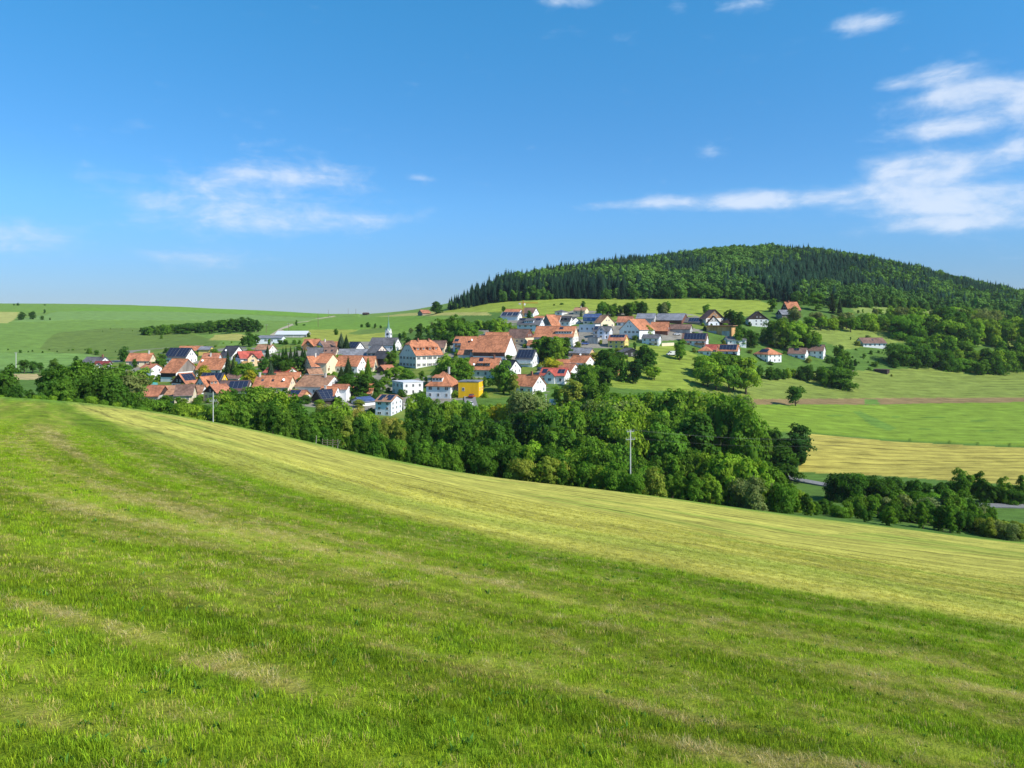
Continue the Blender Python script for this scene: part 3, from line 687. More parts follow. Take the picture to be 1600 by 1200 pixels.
H('house with open dark wooden gable and pale blue solar panels', 268,291,312, 584,600,607, 'L', D=10, roof='brick', wall='offwhite', gmat='dkwood', solar=(0.08,0.92,0.08,0.72))
H('white house with orange roof and wide white dormer', 303,323,342, 589,606,614, 'L', D=9, roof='orange', dorm=[(0.6,3.2)])
H('low brown roofed cottage right of the yellow gable', 352,372,384, 584.5,592.5,598, D=8, roof='brown', wall='white', gmat='dkwood')
H('long low building with a huge black solar roof', 340,386,396, 594.5,610,617, D=13, roof='dkbrown', wall='offwhite', solar=(0.32,0.96,0.1,0.85), name='barn', cat='barn')
H('half timbered cottage with dark gable near the white pole', 318,340,354, 602,615,629, 'L', D=10, roof='brick', wall='cream', gmat='dkwood', shut=True)
H('cottage with white gable strip and brown tiled roof', 298,313,326, 602,616,623, D=8, roof='tan', wall='white', win=False, gwin=False)
b21 = H('barn with dark triangular gable and red porch roof at the tree edge', 228,247,266, 602.5,618,630, D=9, roof='brick', wall='grey', gmat='dkwood', win=False, gwin=False, name='barn', cat='barn')
H('cream house with mottled orange brown roof next to the dark gabled barn', 258,284,290, 602.5,616,626, roof='tan', wall='cream', cross=(0.93,2.6,'cream'))
H('cream walled house with greyish brown roof behind the bushes', 284,300,307, 601,617,629, roof='brown', wall='cream')
H('low shed with pale orange roof deep in the left trees', 194,220,227, 610.5,619,628, D=7, roof='orange', wall='grey', win=False, gwin=False, name='shed', cat='shed')
# --- centre left
H('long bright red roofed house with white gable', 411,448,465, 574.5,583,589, D=10, roof='red', wall='white', chim=[(0.35,0.1,'p'),(0.2,0.1,'b')], skyl=3)
H('orange roofed annex tucked behind the large orange farmhouse', 430,466,472, 582,593,599, D=9, roof='orange', wall='offwhite', win=False)
H('large farmhouse with long orange roof and satellite dish', 395,450,463, 587,604.5,616, D=11, roof='orange', wall='cream', dish=(0.82,0.55), dorm=[], skyl=3, chim=(0.08,0.1,'p'))
H('large white house with patchy brown roof in the front row', 461,508,536, 587.5,604.5,620, D=14, roof='tan', wall='white', chim=(0.75,0.15,'p'))
H('small cottage with pale brown roof before the beige house', 477,484,500, 577,586,591, 'L', D=7, roof='tan', wall='offwhite', gmat='dkwood', win=False)
H('beige house with grey left gable and orange roof', 474,487,514, 557,572.5,587, 'L', D=10, roof='orange', wall='cream', balc=(0.6,0.98,0.55,'wood'), chim=(0.45,0.05,'p'))
H('tall cream house with broad right gable and orange roof', 503,510,530, 553,567,587, D=14, roof='orange', wall='cream', gwin=False, win=False)
H('white gabled house with bright orange roof behind dark spruces', 522,558,574, 556,572,585, D=11, roof='orange', wall='white')
H('low wing with orange roof beside a thin conifer', 566,583,590, 557,573,581, roof='orange', wall='cream')
H('barn with plain dark slate roof above the beige house', 480,503,506, 543.5,557,564, D=10, roof='grey', wall='offwhite', name='barn', cat='barn', win=False)
H('house with reddish brown roof and narrow cream gable', 500,523,531, 543,555,563, D=9, roof='brown', wall='cream', skyl=2)
H('barn with long grey corrugated roof below the solar gable house', 528,572,576, 545.5,556,563, D=10, roof='ltgrey', wall='greywood', name='barn', cat='barn', win=False)
H('orange roofed house with wooden front gable at the upper edge', 472,495,504, 530,540,548, roof='orange', wall='offwhite', cross=(0.45,6,'wood'))
H('house with white left gable and pinkish brown roof', 493,507,527, 533,543,550, 'L', D=10, roof='brown', wall='bluewhite', chim=(0.35,0.1,'p'))
H('small orange roofed house beside the blue spruce', 523,536,541, 534,543,549, roof='orange', wall='apricot')
H('white gabled house with blue solar roof left of the church', 544,555,570, 534.5,545,553, D=10, roof='dark', wall='white', solar=(0.05,0.95,0.05,0.9))
H('pink house with grey roof standing in front of the church', 575,588,606, 539.5,550.5,567, D=10, roof='grey', wall='pink', shut=True)
H('dark roofed shed between the pink house and the old school', 592,600,613, 549,560,572, D=9, roof='dark', wall='dkwood', win=False, gwin=False, name='shed', cat='shed')
H('small dark timber shed with reddish roof near the church', 589,601,609, 571,578,585, 'L', D=7, roof='brick', wall='dkwood', win=False, gwin=False, name='shed', cat='shed')
H('large old school building with half hipped orange roof and many windows', 624,650,692, 532,555,576, 'L', D=15, roof='orange', wall='offwhite', kind='halfhip', dorm=[(0.15,2.4),(0.36,2.4),(0.6,2.4),(0.82,2.4)], chim=[(0.35,0.1,'b'),(0.75,0.1,'b')], nst=2, shut=True)
H('house with long reddish brown roof behind the old school', 660,694,700, 532.5,543,551, roof='brown', wall='cream')
k47 = H('white modern kindergarten block with flat roof', 613,630,661, 597,598.5,618, 'R', D=9, roof='white', wall='white', kind='flat', oh=0.15, name='kindergarten', cat='building')
H('white villa with steep hipped orange roof and white front dormer', 666,704,720, 580,602.5,623, D=12, roof='orange', wall='white', kind='hip', cross=None, dorm=[(0.4,4.2)], chim=(0.72,0.02,'p'))
k49 = H('bright yellow cube shaped annex beside the villa', 716,748,755, 596.5,597.5,621, D=8, roof='ltgrey', wall='gold', kind='flat', oh=0.08, name='annex', cat='building', nst=1)
H('white three storey house with solar panels at the lower village edge', 587,611,628, 617.5,627.5,650, D=9.5, roof='tan', wall='bluewhite', solar=[(0.08,0.42,0.05,0.5),(0.5,0.95,0.05,0.5),(0.08,0.35,0.5,0.9),(0.66,0.95,0.5,0.9)], nst=3)
H('little white garden house with bluish roof', 549,565,577, 621.5,627.5,635, 'L', D=7, roof='blue', wall='white', win=False)
H('cream house with orange roof and ribbon dormer', 548,580,590, 600,614.5,625, D=10, roof='orange', wall='cream', dorm=[(0.5,5.0)])
H('slim white tower like house with small orange cap roof', 534,541,548, 601,608,628, D=6, roof='brick', wall='white', win=False, gwin=False)
H('orange roofed cottage with white wall squeezed before the brown roof', 505,521,534, 604,618,631, D=9, roof='orange', wall='white', chim=(0.3,0.4,'p'))
H('dark timber shed with black solar roof', 487,503,513, 610,626,633, 'L', D=8, roof='black', wall='dkwood', gwin=False, win=False, name='shed', cat='shed', solar=(0.05,0.95,0.05,0.95))
H('small white house with orange gable trim and solar roof', 454,472,485, 610,619,629, D=8, roof='brick', wall='white', gmat='orangewood', solar=(0.03,0.72,0.05,0.8))
# --- hall and outlying
hall = H('long white roofed hall at the upper village edge', 430,478,485, 517.5,522.5,527.5, D=20, roof='white', wall='grey', name='hall', cat='hall', win=False)
H('low pale blue hall wing with a row of windows', 400,440,446, 524.5,528,536, D=12, roof='ltgrey', wall='bluewhite', name='hall', cat='hall')
H('lone field barn with reddish roof on the hill', 653,660,673, 484.5,489,493, 'L', D=14, roof='brick', wall='greywood', name='barn', cat='barn', win=False, gwin=False)
H('tiny dark hut on the skyline of the saddle', 567,574,577, 488.5,490,492, D=8, roof='dkbrown', wall='dkwood', name='hut', cat='hut', win=False, gwin=False)
# --- centre right
H('orange roofed house with balcony at the left end of the great barn', 708,726,735, 526,535.5,549, D=10, roof='orange', wall='white', balc=(0.2,0.98,0.5,'wood'), solar=(0.05,0.4,0.45,0.85))
H('middle house with orange roof attached to the great barn', 720,742,748, 526,545,553, D=13, roof='orange', wall='offwhite', skyl=1, dish=(0.7,0.4))
H('great barn with huge orange roof and white gable', 739,789,807, 525,550,563, D=18, roof='orange', wall='white', lowmat='redwood', name='barn', cat='barn', win=False, gwin=False)
H('orange roof ridge peeking above the great barn', 757,792,797, 519.5,530,541, roof='orange', wall='cream', win=False)
H('little orange lean shed below the great barn', 718,733,738, 547,554,559, D=6, roof='orange', wall='offwhite', name='shed', cat='shed', win=False, gwin=False)
H('cream farmhouse with brown roof and dark wooden gable', 789,819,836, 514.5,528,538, D=12, roof='brown', wall='cream', gmat='redwood')
H('orange roofed house with two dormers and a black solar patch', 730,776,787, 559.5,577.5,591, D=11, roof='orange', wall='offwhite', solar=(0.3,0.45,0.05,0.4), dorm=[(0.42,2.6),(0.66,2.6)], dish=(0.2,0.75), skyl=2, chim=(0.8,0.05,'b'))
H('white house with black roof behind a round green tree', 785,797,814, 563,576,596, D=10, roof='black', wall='white')
H('white house with blue solar roof and garage below', 806,832,842, 547,560.5,574, D=9.5, roof='dark', wall='white', solar=(0.02,0.97,0.04,0.95), balc=(0.1,0.95,0.45,'white'))
H('white house with clean orange roof beside the willow', 799,832,853, 586.5,603.5,618, D=10.5, roof='orange', wall='white', chim=(0.65,0.02,'b'))
H('house with red roof, glazed front gable and solar panels', 843,882,891, 575.5,587,601, D=11, roof='red', wall='white', cross=(0.42,4.4,'white'), solar=[(0.05,0.25,0.2,0.75),(0.68,0.95,0.2,0.75)])
H('white gabled house with rusty red roof behind the red solar house', 868,891,907, 568.5,580,591, D=10, roof='brick', wall='white', solar=None)
H('white house with orange roof and green balcony wall', 888,914,930, 556,567,575, D=10, roof='orange', wall='white', balc=(0.55,0.98,0.5,'offwhite'), dish=(0.45,0.1))
H('low orange wing left of the house with the green balcony', 868,889,892, 562,568,575, roof='orange', wall='white', win=False)
H('tan house with flat grey roof below the grass terrace', 888,921,929, 544,551.5,560, D=9, roof='ltgrey', wall='tan')
H('long farmhouse with orange roof and white dormer band', 834,895,904, 510,526.5,542, D=14, roof='orange', wall='offwhite', dorm=[(0.75,9.0)], solar=(0.6,0.7,0.1,0.3), gmat='cream')
H('small orange shed roof at the left foot of the long farmhouse', 824,842,846, 532,539,544, D=6, roof='orange', wall='offwhite', name='shed', cat='shed', win=False, gwin=False)
H('white house with slate grey roof, dormer and solar strips', 808,843,851, 497.5,507,518, D=10, roof='grey', wall='bluewhite', dorm=[(0.5,6)], solar=[(0.04,0.3,0.02,0.35),(0.75,0.96,0.02,0.35)])
H('barn with grey wooden gable and orange right slope', 846,862,875, 492,508,513, 'L', D=14, roof='orange', wall='offwhite', gmat='greywood', name='barn', cat='barn', win=False, gwin=False)
H('shed with white framed solar roof at the upper village edge', 782,809,816, 488,494,500.5, D=11, roof='ltgrey', wall='white', solar=[(0.02,0.3,0.05,0.95),(0.34,0.62,0.05,0.95),(0.66,0.96,0.05,0.95)], name='shed', cat='shed', win=False, gwin=False)
H('orange and brown roofed house left of the crane', 787,810,818, 483,489,496, roof='orange', wall='white')
H('white gabled house right of the crane', 815,833,842, 481,489,495, D=10, roof='brown', wall='white')
H('small house with orange roof between barn and bungalow', 858,874,878, 493,500,506, roof='orange', wall='white')
H('low orange roof tucked behind the grey gabled barn', 836,848,852, 494,498,503, roof='orange', wall='white', win=False)
H('white bungalow with grey hipped roof at the meadow edge', 867,878,887, 484,487,492.5, D=11, roof='grey', wall='white', kind='hip')
H('beige house with hipped brown roof beneath a round tree', 896,914,920, 480.5,485,491.5, D=10, roof='tan', wall='cream', chim=(0.5,0.1,'p'))
H('white house with two arched dark dormers', 878,890,896, 494.5,502,510, roof='dark', wall='white', dorm=[(0.3,2.0),(0.75,2.0)])
H('white gable fronted house with grey roof beside the arched dormers', 889,893,907, 496,502,508, D=9, roof='grey', wall='white', win=False)
H('modern house with blue roof and blue glass front', 911,936,942, 490.5,495.5,507, D=9, roof='blue', wall='pink', lowmat='blueglass', win=True)
H('white flat roofed building with two wide dark windows', 905,930,938, 507.5,508,520, D=9, roof='white', wall='white', kind='flat', oh=0.1, nst=1)
H('cream gable fronted house between the blue house and the grey farm', 936,939,960, 492.5,504,513, D=11.5, roof='tan', wall='cream', win=False)
H('white house with grey roof and front gable above the grey garage', 927,952,957, 510,517,530, D=10, roof='grey', wall='bluewhite', cross=(0.5,4.5,'bluewhite'), solar=(0.03,0.25,0.1,0.8), balc=(0.0,0.3,0.45,'grey'))
H('grey flat roofed garage on the terrace', 918,934,940, 527,528,538, D=6, roof='ltgrey', wall='grey', kind='flat', oh=0.3, win=False, gwin=False, name='garage', cat='garage')
H('yellow house with reddish roof and solar strip', 950,976,982, 523.5,532,545, D=9, roof='brick', wall='yellow', solar=(0.05,0.92,0.02,0.5))
H('black timber chalet with grey roof and wide gable', 972,975,1000, 544,550,558, D=9.5, roof='grey', wall='black', win=False)
H('big white gable fronted farmhouse with three rows of windows', 968,999,1023, 499,515,532, 'L', D=15, roof='orange', wall='white', shut=True, win=False)
H('orange roofed barn with dark red wall beside the big white farmhouse', 1016,1043,1047, 503.5,516.5,524, D=14, roof='orange', wall='redwood', name='barn', cat='barn', win=False)
H('orange roofed house behind the big white farmhouse', 964,987,991, 494.5,503,510, roof='brick', wall='white')
H('left half of the long grey farm roof with grey wall', 994,1022,1026, 490,497.5,506, D=18, roof='ltgrey', wall='grey', name='barn', cat='barn', win=False, gwin=False)
H('right half of the long grey farm roof with dark red front', 1022,1065,1076, 490,500,507, D=20, roof='ltgrey', wall='redwood', name='barn', cat='barn', win=False, gwin=False)
H('low shed with dark solar roof right of the grey farm', 1066,1095,1101, 497,504,508, D=11, roof='grey', wall='greywood', solar=(0.3,0.98,0.05,0.9), name='shed', cat='shed', win=False, gwin=False)
H('low shed with pinkish brown roof in the farm yard', 1046,1078,1082, 507,514,523, D=9, roof='brown', wall='grey', name='shed', cat='shed', win=False)
H('chalet with sweeping brown roof and wooden gable', 1100,1103,1131, 484,497,509, D=14, roof='dkbrown', wall='offwhite', gmat='wood', win=False, oh=1.0)
H('small blue grey gable in front of the brown chalet', 1104,1107,1124, 494,503,510, D=8, roof='dkbrown', wall='bluewhite', win=False, oh=0.7, gmat='grey')
H('low dark gabled shed right of the brown chalet', 1126,1129,1146, 498,504,510, D=8, roof='black', wall='dkwood', name='shed', cat='shed', win=False, gwin=False)
th = H('timber hall with flat overhanging roof and two bay doors', 1104,1143,1149, 508,509.5,527, D=12, roof='tan', wall='orangewood', kind='flat', oh=1.2, name='hall', cat='hall', win=False, gwin=False)
for a_, b_ in ((-.42, -.10), (.12, .42)):
    MB().box(a_*th['L'], b_*th['L'], -th['D']/2-.06, -th['D']/2+.02, 0, th['he']*.55).build('bay_door', wmat('grey'), th['root'])
H('white house with blue grey roof above the van', 1003,1029,1033, 523,528.5,541, D=9, roof='grey', wall='bluewhite', balc=(0.55,0.95,0.45,'grey'))
H('house covered with grey solar panels and wooden balconies', 1065,1103,1107, 521,532,546, D=10, roof='brown', wall='white', solar=(0.08,0.97,0.05,0.9), balc=[(0.02,0.35,0.55,'wood'),(0.55,0.95,0.55,'wood')])
H('white house with low grey roof and wide windows above the red roofs', 1131,1137,1166, 526,530.5,539, 'L', D=10, roof='grey', wall='white')
H('white cottage with orange hipped roof above the orchard', 1091,1111,1114, 541,548,557, D=9, roof='orange', wall='white', kind='hip', solar=None)
H('narrow orange roofed link between the two solar houses', 1108,1119,1122, 538.5,546,555, D=8, roof='red', wall='wood')
H('house with orange roof full of solar panels above the orchard', 1120,1152,1156, 539,548.5,561, D=10, roof='orange', wall='white', solar=(0.1,0.94,0.06,0.85), balc=(0.25,0.95,0.45,'dkwood'))
H('white corner house with orange hipped roof and solar panels on the right', 1178,1200,1221, 543,553.5,567, D=10, roof='orange', wall='white', kind='hip', solar=(0.25,0.8,0.3,0.75))
H('white house with mottled brown roof near the right end of the village', 1231,1258,1263, 544,552.5,563, D=9, roof='brown', wall='white', solar=(0.3,0.6,0.1,0.5))
H('white house with brown roof and solar strip at the right end', 1260,1286,1290, 539,548,562, D=9, roof='brown', wall='white', solar=(0.3,0.85,0.02,0.3))
H('barn house with dark wooden gable over white walls on the slope', 1165,1170,1201, 487,499,509, D=13, roof='dkbrown', wall='white', gmat='dkwood', win=False)
H('highest house with orange roof and dark gable at the forest edge', 1220,1232,1251, 472,484,496, 'L', D=11, roof='orange', wall='dkwood', chim=(0.3,0.1,'b'))
H('dark gabled outbuilding below the highest house', 1212,1222,1234, 484.5,491,501, 'L', D=9, roof='ltgrey', wall='greywood', gmat='dkwood', win=False)
H('lone bungalow with brown roof among the right hedges', 1336,1349,1385, 528,536,542, 'L', D=10, roof='brown', wall='white', skyl=1)
H('low dark shed at the edge of the rough field', 1366,1386,1390, 577.5,578.5,586, D=5, roof='dkbrown', wall='dkwood', kind='flat', oh=0.4, name='shed', cat='shed', win=False, gwin=False)
H('small orange garden hut on the lawn', 953,965,969, 578,582,587, D=4, roof='orange', wall='orangewood', name='garden_hut', cat='hut', win=False, gwin=False, door=False)

# cheap extras on single buildings
def yard_wall(label, pts, h, mat):
    for (a, b) in zip(pts[:-1], pts[1:]):
        p, q = cast(*a), cast(*b); o = empty('garden_wall', (p[0], p[1], zg1(*p)), math.atan2(q[1]-p[1], q[0]-p[0])); tag(o, label, 'wall')
        l = math.hypot(q[0]-p[0], q[1]-p[1]); dz = zg1(*q) - zg1(*p)
        mb = MB(); mb.poly([(0,-.15,-1),(l,-.15,dz-1),(l,.15,dz-1),(0,.15,-1),(0,-.15,h),(l,-.15,dz+h),(l,.15,dz+h),(0,.15,h)], [(0,3,2,1),(4,5,6,7),(0,1,5,4),(1,2,6,5),(2,3,7,6),(3,0,4,7)]); mb.build('wall', mat, o)
        mb = MB(); mb.poly([(0,-.2,h),(l,-.2,dz+h),(l,.2,dz+h),(0,.2,h),(0,-.2,h+.1),(l,-.2,dz+h+.1),(l,.2,dz+h+.1),(0,.2,h+.1)], [(0,3,2,1),(4,5,6,7),(0,1,5,4),(1,2,6,5),(2,3,7,6),(3,0,4,7)]); mb.build('coping', m_plast, o)
yard_wall('low sandy garden wall below the grey farm yard', [(1034,541),(1053,540)], 1.6, wmat('cream'))
yard_wall('pale retaining wall right of the three storey white house', [(630,640),(648,636)], 2.2, wmat('grey'))

# ---- church
def church():
    b = H('church nave with grey slate roof behind the pink house', 576,616,627, 528,539,550, D=12, roof='grey', wall='white', name='church', cat='church', key='church')
    r = b['root']; r['label'] = 'white village church with grey slate nave and green pointed spire'
    X, Y = (607-800)/FPX*448, 448.0
    # tower in nave coordinates
    dx, dy = X - b['c'][0], Y - b['c'][1]; c, s = math.cos(b['rz']), math.sin(b['rz']); tx, ty = dx*c + dy*s, -dx*s + dy*c
    k = Y/FPX; z0 = b['zb']; zt = (HOR-520.5)*k - z0; w2 = 4.2*k; za = (HOR-497.5)*k - z0
    tw = MB().box(tx-w2, tx+w2, ty-w2, ty+w2, -4, zt).build('tower', wmat('white'), r)
    mb = MB()
    for i in range(4):            # four small gables under the spire
        a = i*math.pi/2; ca, sa = math.cos(a), math.sin(a)
        pts = [(-w2, -w2-0.05, zt), (w2, -w2-0.05, zt), (0, -w2-0.05, zt+2.6), (0, 0, zt+2.6)]
        mb.poly([(tx+ca*p[0]-sa*p[1], ty+sa*p[0]+ca*p[1], p[2]) for p in pts], [(0,1,2), (1,3,2), (0,2,3)])
    mb.build('tower_gables', wmat('offwhite'), tw)
    m_cop = simple('copper_green', (0.16, 0.30, 0.22), 0.6, 0.15, 1.0)
    vs = []; e = w2*1.02
    for i in range(8):
        a = math.pi/8 + i*math.pi/4; rr = e*0.98; vs.append((tx+rr*math.cos(a), ty+rr*math.sin(a), zt+0.8))
    for i in range(8):
        a = math.pi/8 + i*math.pi/4; vs.append((tx+e*0.42*math.cos(a), ty+e*0.42*math.sin(a), zt+0.8+(za-zt)*0.34))
    vs.append((tx, ty, za)); fs = [(i, (i+1) % 8, 8+(i+1) % 8, 8+i) for i in range(8)] + [(8+i, 8+(i+1) % 8, 16) for i in range(8)]
    sp = MB().poly(vs, fs).build('spire', m_cop, r)
    mb = MB().tube((tx, ty, za-0.3), (tx, ty, za+2.2), 0.06, seg=5); mb.box(tx-0.6, tx+0.6, ty-0.05, ty+0.05, za+1.4, za+1.55)
    mb.build('cross', m_metal, sp)
    m_clk = simple('clock_face', (0.06, 0.07, 0.09), 0.5, 0.05)
    for i in range(4):
        a = i*math.pi/2; o = MB().tube((0, 0, 0), (0, -0.1, 0), 0.75, seg=16).build('clock_face', m_clk, tw); o.location = (tx+w2*math.sin(a), ty-w2*math.cos(a), zt-0.6); o.rotation_euler = (0, 0, a)
        window(tw, tx+w2*math.sin(a), ty-w2*math.cos(a), zt-2.6, a, 0.9, 1.5)
church()
# ------------------------------------------------------------------ trees
m_leaf, t = new_mat('foliage')
oi = t.n('ShaderNodeObjectInfo'); at = t.n('ShaderNodeAttribute', attribute_name='tint')
c = t.mix(1.0, oi.outputs['Color'], at.outputs['Color'], 'MULTIPLY')
df = t.n('ShaderNodeBsdfDiffuse'); t.link(c, df.inputs[0]); tr = t.n('ShaderNodeBsdfTranslucent')
t.link(t.mix(1.0, c, (1.25, 1.35, 0.5, 1), 'MULTIPLY'), tr.inputs[0])
ms = t.n('ShaderNodeMixShader'); ms.inputs[0].default_value = 0.38; t.link(df.outputs[0], ms.inputs[1]); t.link(tr.outputs[0], ms.inputs[2])
finish(t, ms.outputs[0])
m_wood_f, t = new_mat('forest_foliage')         # crowns of the forest mass: each tree its own shade
oi = t.n('ShaderNodeObjectInfo'); at = t.n('ShaderNodeAttribute', attribute_name='tint'); ai = t.n('ShaderNodeAttribute', attribute_name='shade', attribute_type='INSTANCER')
c = t.mix(1.0, ai.outputs['Color'], at.outputs['Color'], 'MULTIPLY')
df = t.n('ShaderNodeBsdfDiffuse'); t.link(c, df.inputs[0]); finish(t, df.outputs[0])
m_bark = simple('bark', (0.10, 0.075, 0.05), 0.95, 0.25, 6.0)

def leaf_mesh(name, cen, nor, size, tint, mat, extra=None, rng=None, asp=0.75):
    """one mesh of many small leaf sprays: centres, normals, sizes"""
    n = len(cen); nor = nor / (np.linalg.norm(nor, axis=1)[:, None] + 1e-9)
    up = rng.normal(size=(n, 3)); a = np.cross(nor, up); a /= np.linalg.norm(a, axis=1)[:, None] + 1e-9; b = np.cross(nor, a)
    s = size[:, None]
    q = np.stack([cen - a*s, cen - b*s*asp*0.9 + nor*s*0.25, cen + a*s, cen + b*s*asp*0.9 + nor*s*0.25], 1).reshape(-1, 3)
    fv = np.arange(4*n, dtype=np.int32); lt = np.full(n, 4, np.int32); ls = np.arange(0, 4*n, 4, dtype=np.int32)
    tv = np.repeat(tint, 4)
    if extra is not None:
        ev, ef, et = extra; k = len(q)
        q = np.concatenate([q, ev]); fv = np.concatenate([fv, (np.array(ef) + k).ravel().astype(np.int32)])
        ls = np.concatenate([ls, 4*n + np.arange(0, 3*len(ef), 3, dtype=np.int32)]); lt = np.concatenate([lt, np.full(len(ef), 3, np.int32)]); tv = np.concatenate([tv, et])
    me = bpy.data.meshes.new(name); me.vertices.add(len(q)); me.vertices.foreach_set('co', q.astype(np.float32).ravel())
    me.loops.add(len(fv)); me.loops.foreach_set('vertex_index', fv); me.polygons.add(len(ls)); me.polygons.foreach_set('loop_start', ls.astype(np.int32)); me.polygons.foreach_set('loop_total', lt.astype(np.int32))
    me.update(calc_edges=True)
    at = me.attributes.new('tint', 'FLOAT_COLOR', 'POINT'); hue = rng.rand(len(tv))*0.16 - 0.08
    col = np.stack([tv*(1+hue), tv, tv*(1-hue), np.ones_like(tv)], 1); at.data.foreach_set('color', col.astype(np.float32).ravel())
    me.materials.append(mat); return me
def ico():
    p = (1+5**.5)/2
    v = np.array([(-1,p,0),(1,p,0),(-1,-p,0),(1,-p,0),(0,-1,p),(0,1,p),(0,-1,-p),(0,1,-p),(p,0,-1),(p,0,1),(-p,0,-1),(-p,0,1)], float); v /= np.linalg.norm(v[0])
    f = [(0,11,5),(0,5,1),(0,1,7),(0,7,10),(0,10,11),(1,5,9),(5,11,4),(11,10,2),(10,7,6),(7,1,8),(3,9,4),(3,4,2),(3,2,6),(3,6,8),(3,8,9),(4,9,5),(2,4,11),(6,2,10),(8,6,7),(9,8,1)]
    v = list(map(tuple, v)); 
    for _ in range(1):
        cache = {}; nf = []
        def mid(a, b):
            k = (min(a, b), max(a, b))
            if k not in cache:
                m = np.array(v[a]) + np.array(v[b]); v.append(tuple(m/np.linalg.norm(m))); cache[k] = len(v)-1
            return cache[k]
        for a, b, c in f:
            d, e, g = mid(a, b), mid(b, c), mid(c, a); nf += [(a, d, g), (b, e, d), (c, g, e), (d, e, g)]
        f = nf
    return np.array(v), f
ICO_V, ICO_F = ico()
def broad_crown(name, seed, rx=0.36, rz=0.42, zc=0.57, ncl=46, nlf=64, lsz=0.026, mat=None, lobes=5, droop=0.0, clr=(0.10, 0.17), core=0.48, zlow=0.10):
    g = np.random.RandomState(seed)
    # a few big lobes make the outline uneven, clumps sit on them
    lc = []; 
    for i in range(lobes):
        a = 2.4*i + g.rand()*0.9; h = -0.75 + 1.5*(i + g.rand())/lobes; rr = g.uniform(0.35, 0.62)*math.sqrt(max(0.1, 1-h*h))
        lc.append((math.cos(a)*rr, math.sin(a)*rr, h*0.75, g.uniform(0.42, 0.62)))
    lc.append((g.uniform(-.15, .15), g.uniform(-.15, .15), 0.45, 0.55)); lc = np.array(lc)
    cen, nor, siz, tin = [], [], [], []
    for k in range(ncl):
        l = lc[g.randint(len(lc))]; d = g.normal(size=3); d[2] = d[2]*0.8 + 0.25; d /= np.linalg.norm(d)
        c = (l[:3] + d*l[3]) * np.array([rx, rx, rz]); r = g.uniform(*clr)*rx/0.36
        n = int(nlf*(r/0.13)**1.6*(0.36/rx)**1.2) + 8; dd = g.normal(size=(n, 3)); dd /= np.linalg.norm(dd, axis=1)[:, None]; dd[:, 2] = np.abs(dd[:, 2])*0.9 - 0.28
        rad = r*g.uniform(0.55, 1.12, n)[:, None]; p = c + dd*rad*np.array([1, 1, 0.8])
        p[:, 2] -= droop*g.rand(n)*0.25
        out = dd*0.8 + (c/ (np.linalg.norm(c)+1e-6))*0.5 + g.normal(size=(n, 3))*0.42 + np.array([0, 0, 0.25])
        cen.append(p); nor.append(out); siz.append(lsz*g.uniform(0.6, 1.35, n)); tin.append(np.full(n, g.uniform(0.78, 1.22))*g.uniform(0.7, 1.3, n))
    cen = np.concatenate(cen); nor = np.concatenate(nor); siz = np.concatenate(siz); tin = np.concatenate(tin)
    za, zb_ = np.percentile(cen[:, 2], 1), np.percentile(cen[:, 2], 99.3); kz = (0.985 - zlow)/(zb_ - za); oz = zlow - za*kz
    xr = np.percentile(np.hypot(cen[:, 0], cen[:, 1]), 98); kx = rx/xr
    cen = cen*np.array([kx, kx, kz]) + np.array([0, 0, oz])
    lo_ = (cen[:, 2] - zlow)/(1 - zlow)
    ev, ef, et = [], [], []
    for l in lc:
        m = ICO_V*(1 + 0.25*(g.rand(len(ICO_V), 1)-0.5))*l[3]*core*1.15; ev.append((l[:3]*0.95 + m)*np.array([rx, rx, rz])*np.array([kx, kx, kz]) + np.array([0, 0, oz]))
        ef += [(a+sum(len(x) for x in ev[:-1]), b+sum(len(x) for x in ev[:-1]), c+sum(len(x) for x in ev[:-1])) for a, b, c in ICO_F]
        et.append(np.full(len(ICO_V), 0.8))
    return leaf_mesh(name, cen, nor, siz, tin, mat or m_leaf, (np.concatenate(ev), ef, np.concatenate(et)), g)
def spruce_crown(name, seed, rb=0.17, lev=17, mat=None, z0=0.07):
    g = np.random.RandomState(seed); cen, nor, siz, tin = [], [], [], []
    for i in range(lev):
        f = i/(lev-1); z = z0 + (0.985-z0)*f**0.92; r = rb*(1-f)**0.85*g.uniform(0.82, 1.15) + 0.012; nb = int(6 + 9*(1-f))
        off = g.rand()*6.28; tl = g.uniform(0.8, 1.2)
        for k in range(nb):
            a = off + 6.283*k/nb + g.normal()*0.12; rl = r*g.uniform(0.78, 1.15); ns = max(2, int(6*rl/rb) + 1)
            for q in range(ns):
                u = (q+0.7)/ns; p = (math.cos(a)*rl*u, math.sin(a)*rl*u, z - 0.42*rl*u**1.5 + g.normal()*0.004)
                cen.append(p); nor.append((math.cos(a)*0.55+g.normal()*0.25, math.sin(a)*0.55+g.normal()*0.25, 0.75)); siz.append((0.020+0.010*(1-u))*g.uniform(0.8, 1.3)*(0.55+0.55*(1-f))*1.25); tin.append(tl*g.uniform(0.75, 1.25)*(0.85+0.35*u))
    ev = [(0, 0, 0.97)]; n = 9
    for (zz, rr) in ((0.55, 0.36), (z0+0.03, 0.62)):
        for k in range(n): ev.append((math.cos(6.283*k/n)*rb*rr, math.sin(6.283*k/n)*rb*rr, zz))
    ef = [(0, 1+k, 1+(k+1) % n) for k in range(n)] + [(1+k, 1+n+k, 1+n+(k+1) % n) for k in range(n)] + [(1+k, 1+n+(k+1) % n, 1+(k+1) % n) for k in range(n)]
    return leaf_mesh(name, np.array(cen), np.array(nor), np.array(siz), np.array(tin), mat or m_leaf, (np.array(ev), ef, np.full(len(ev), 0.55)), g, asp=0.6)
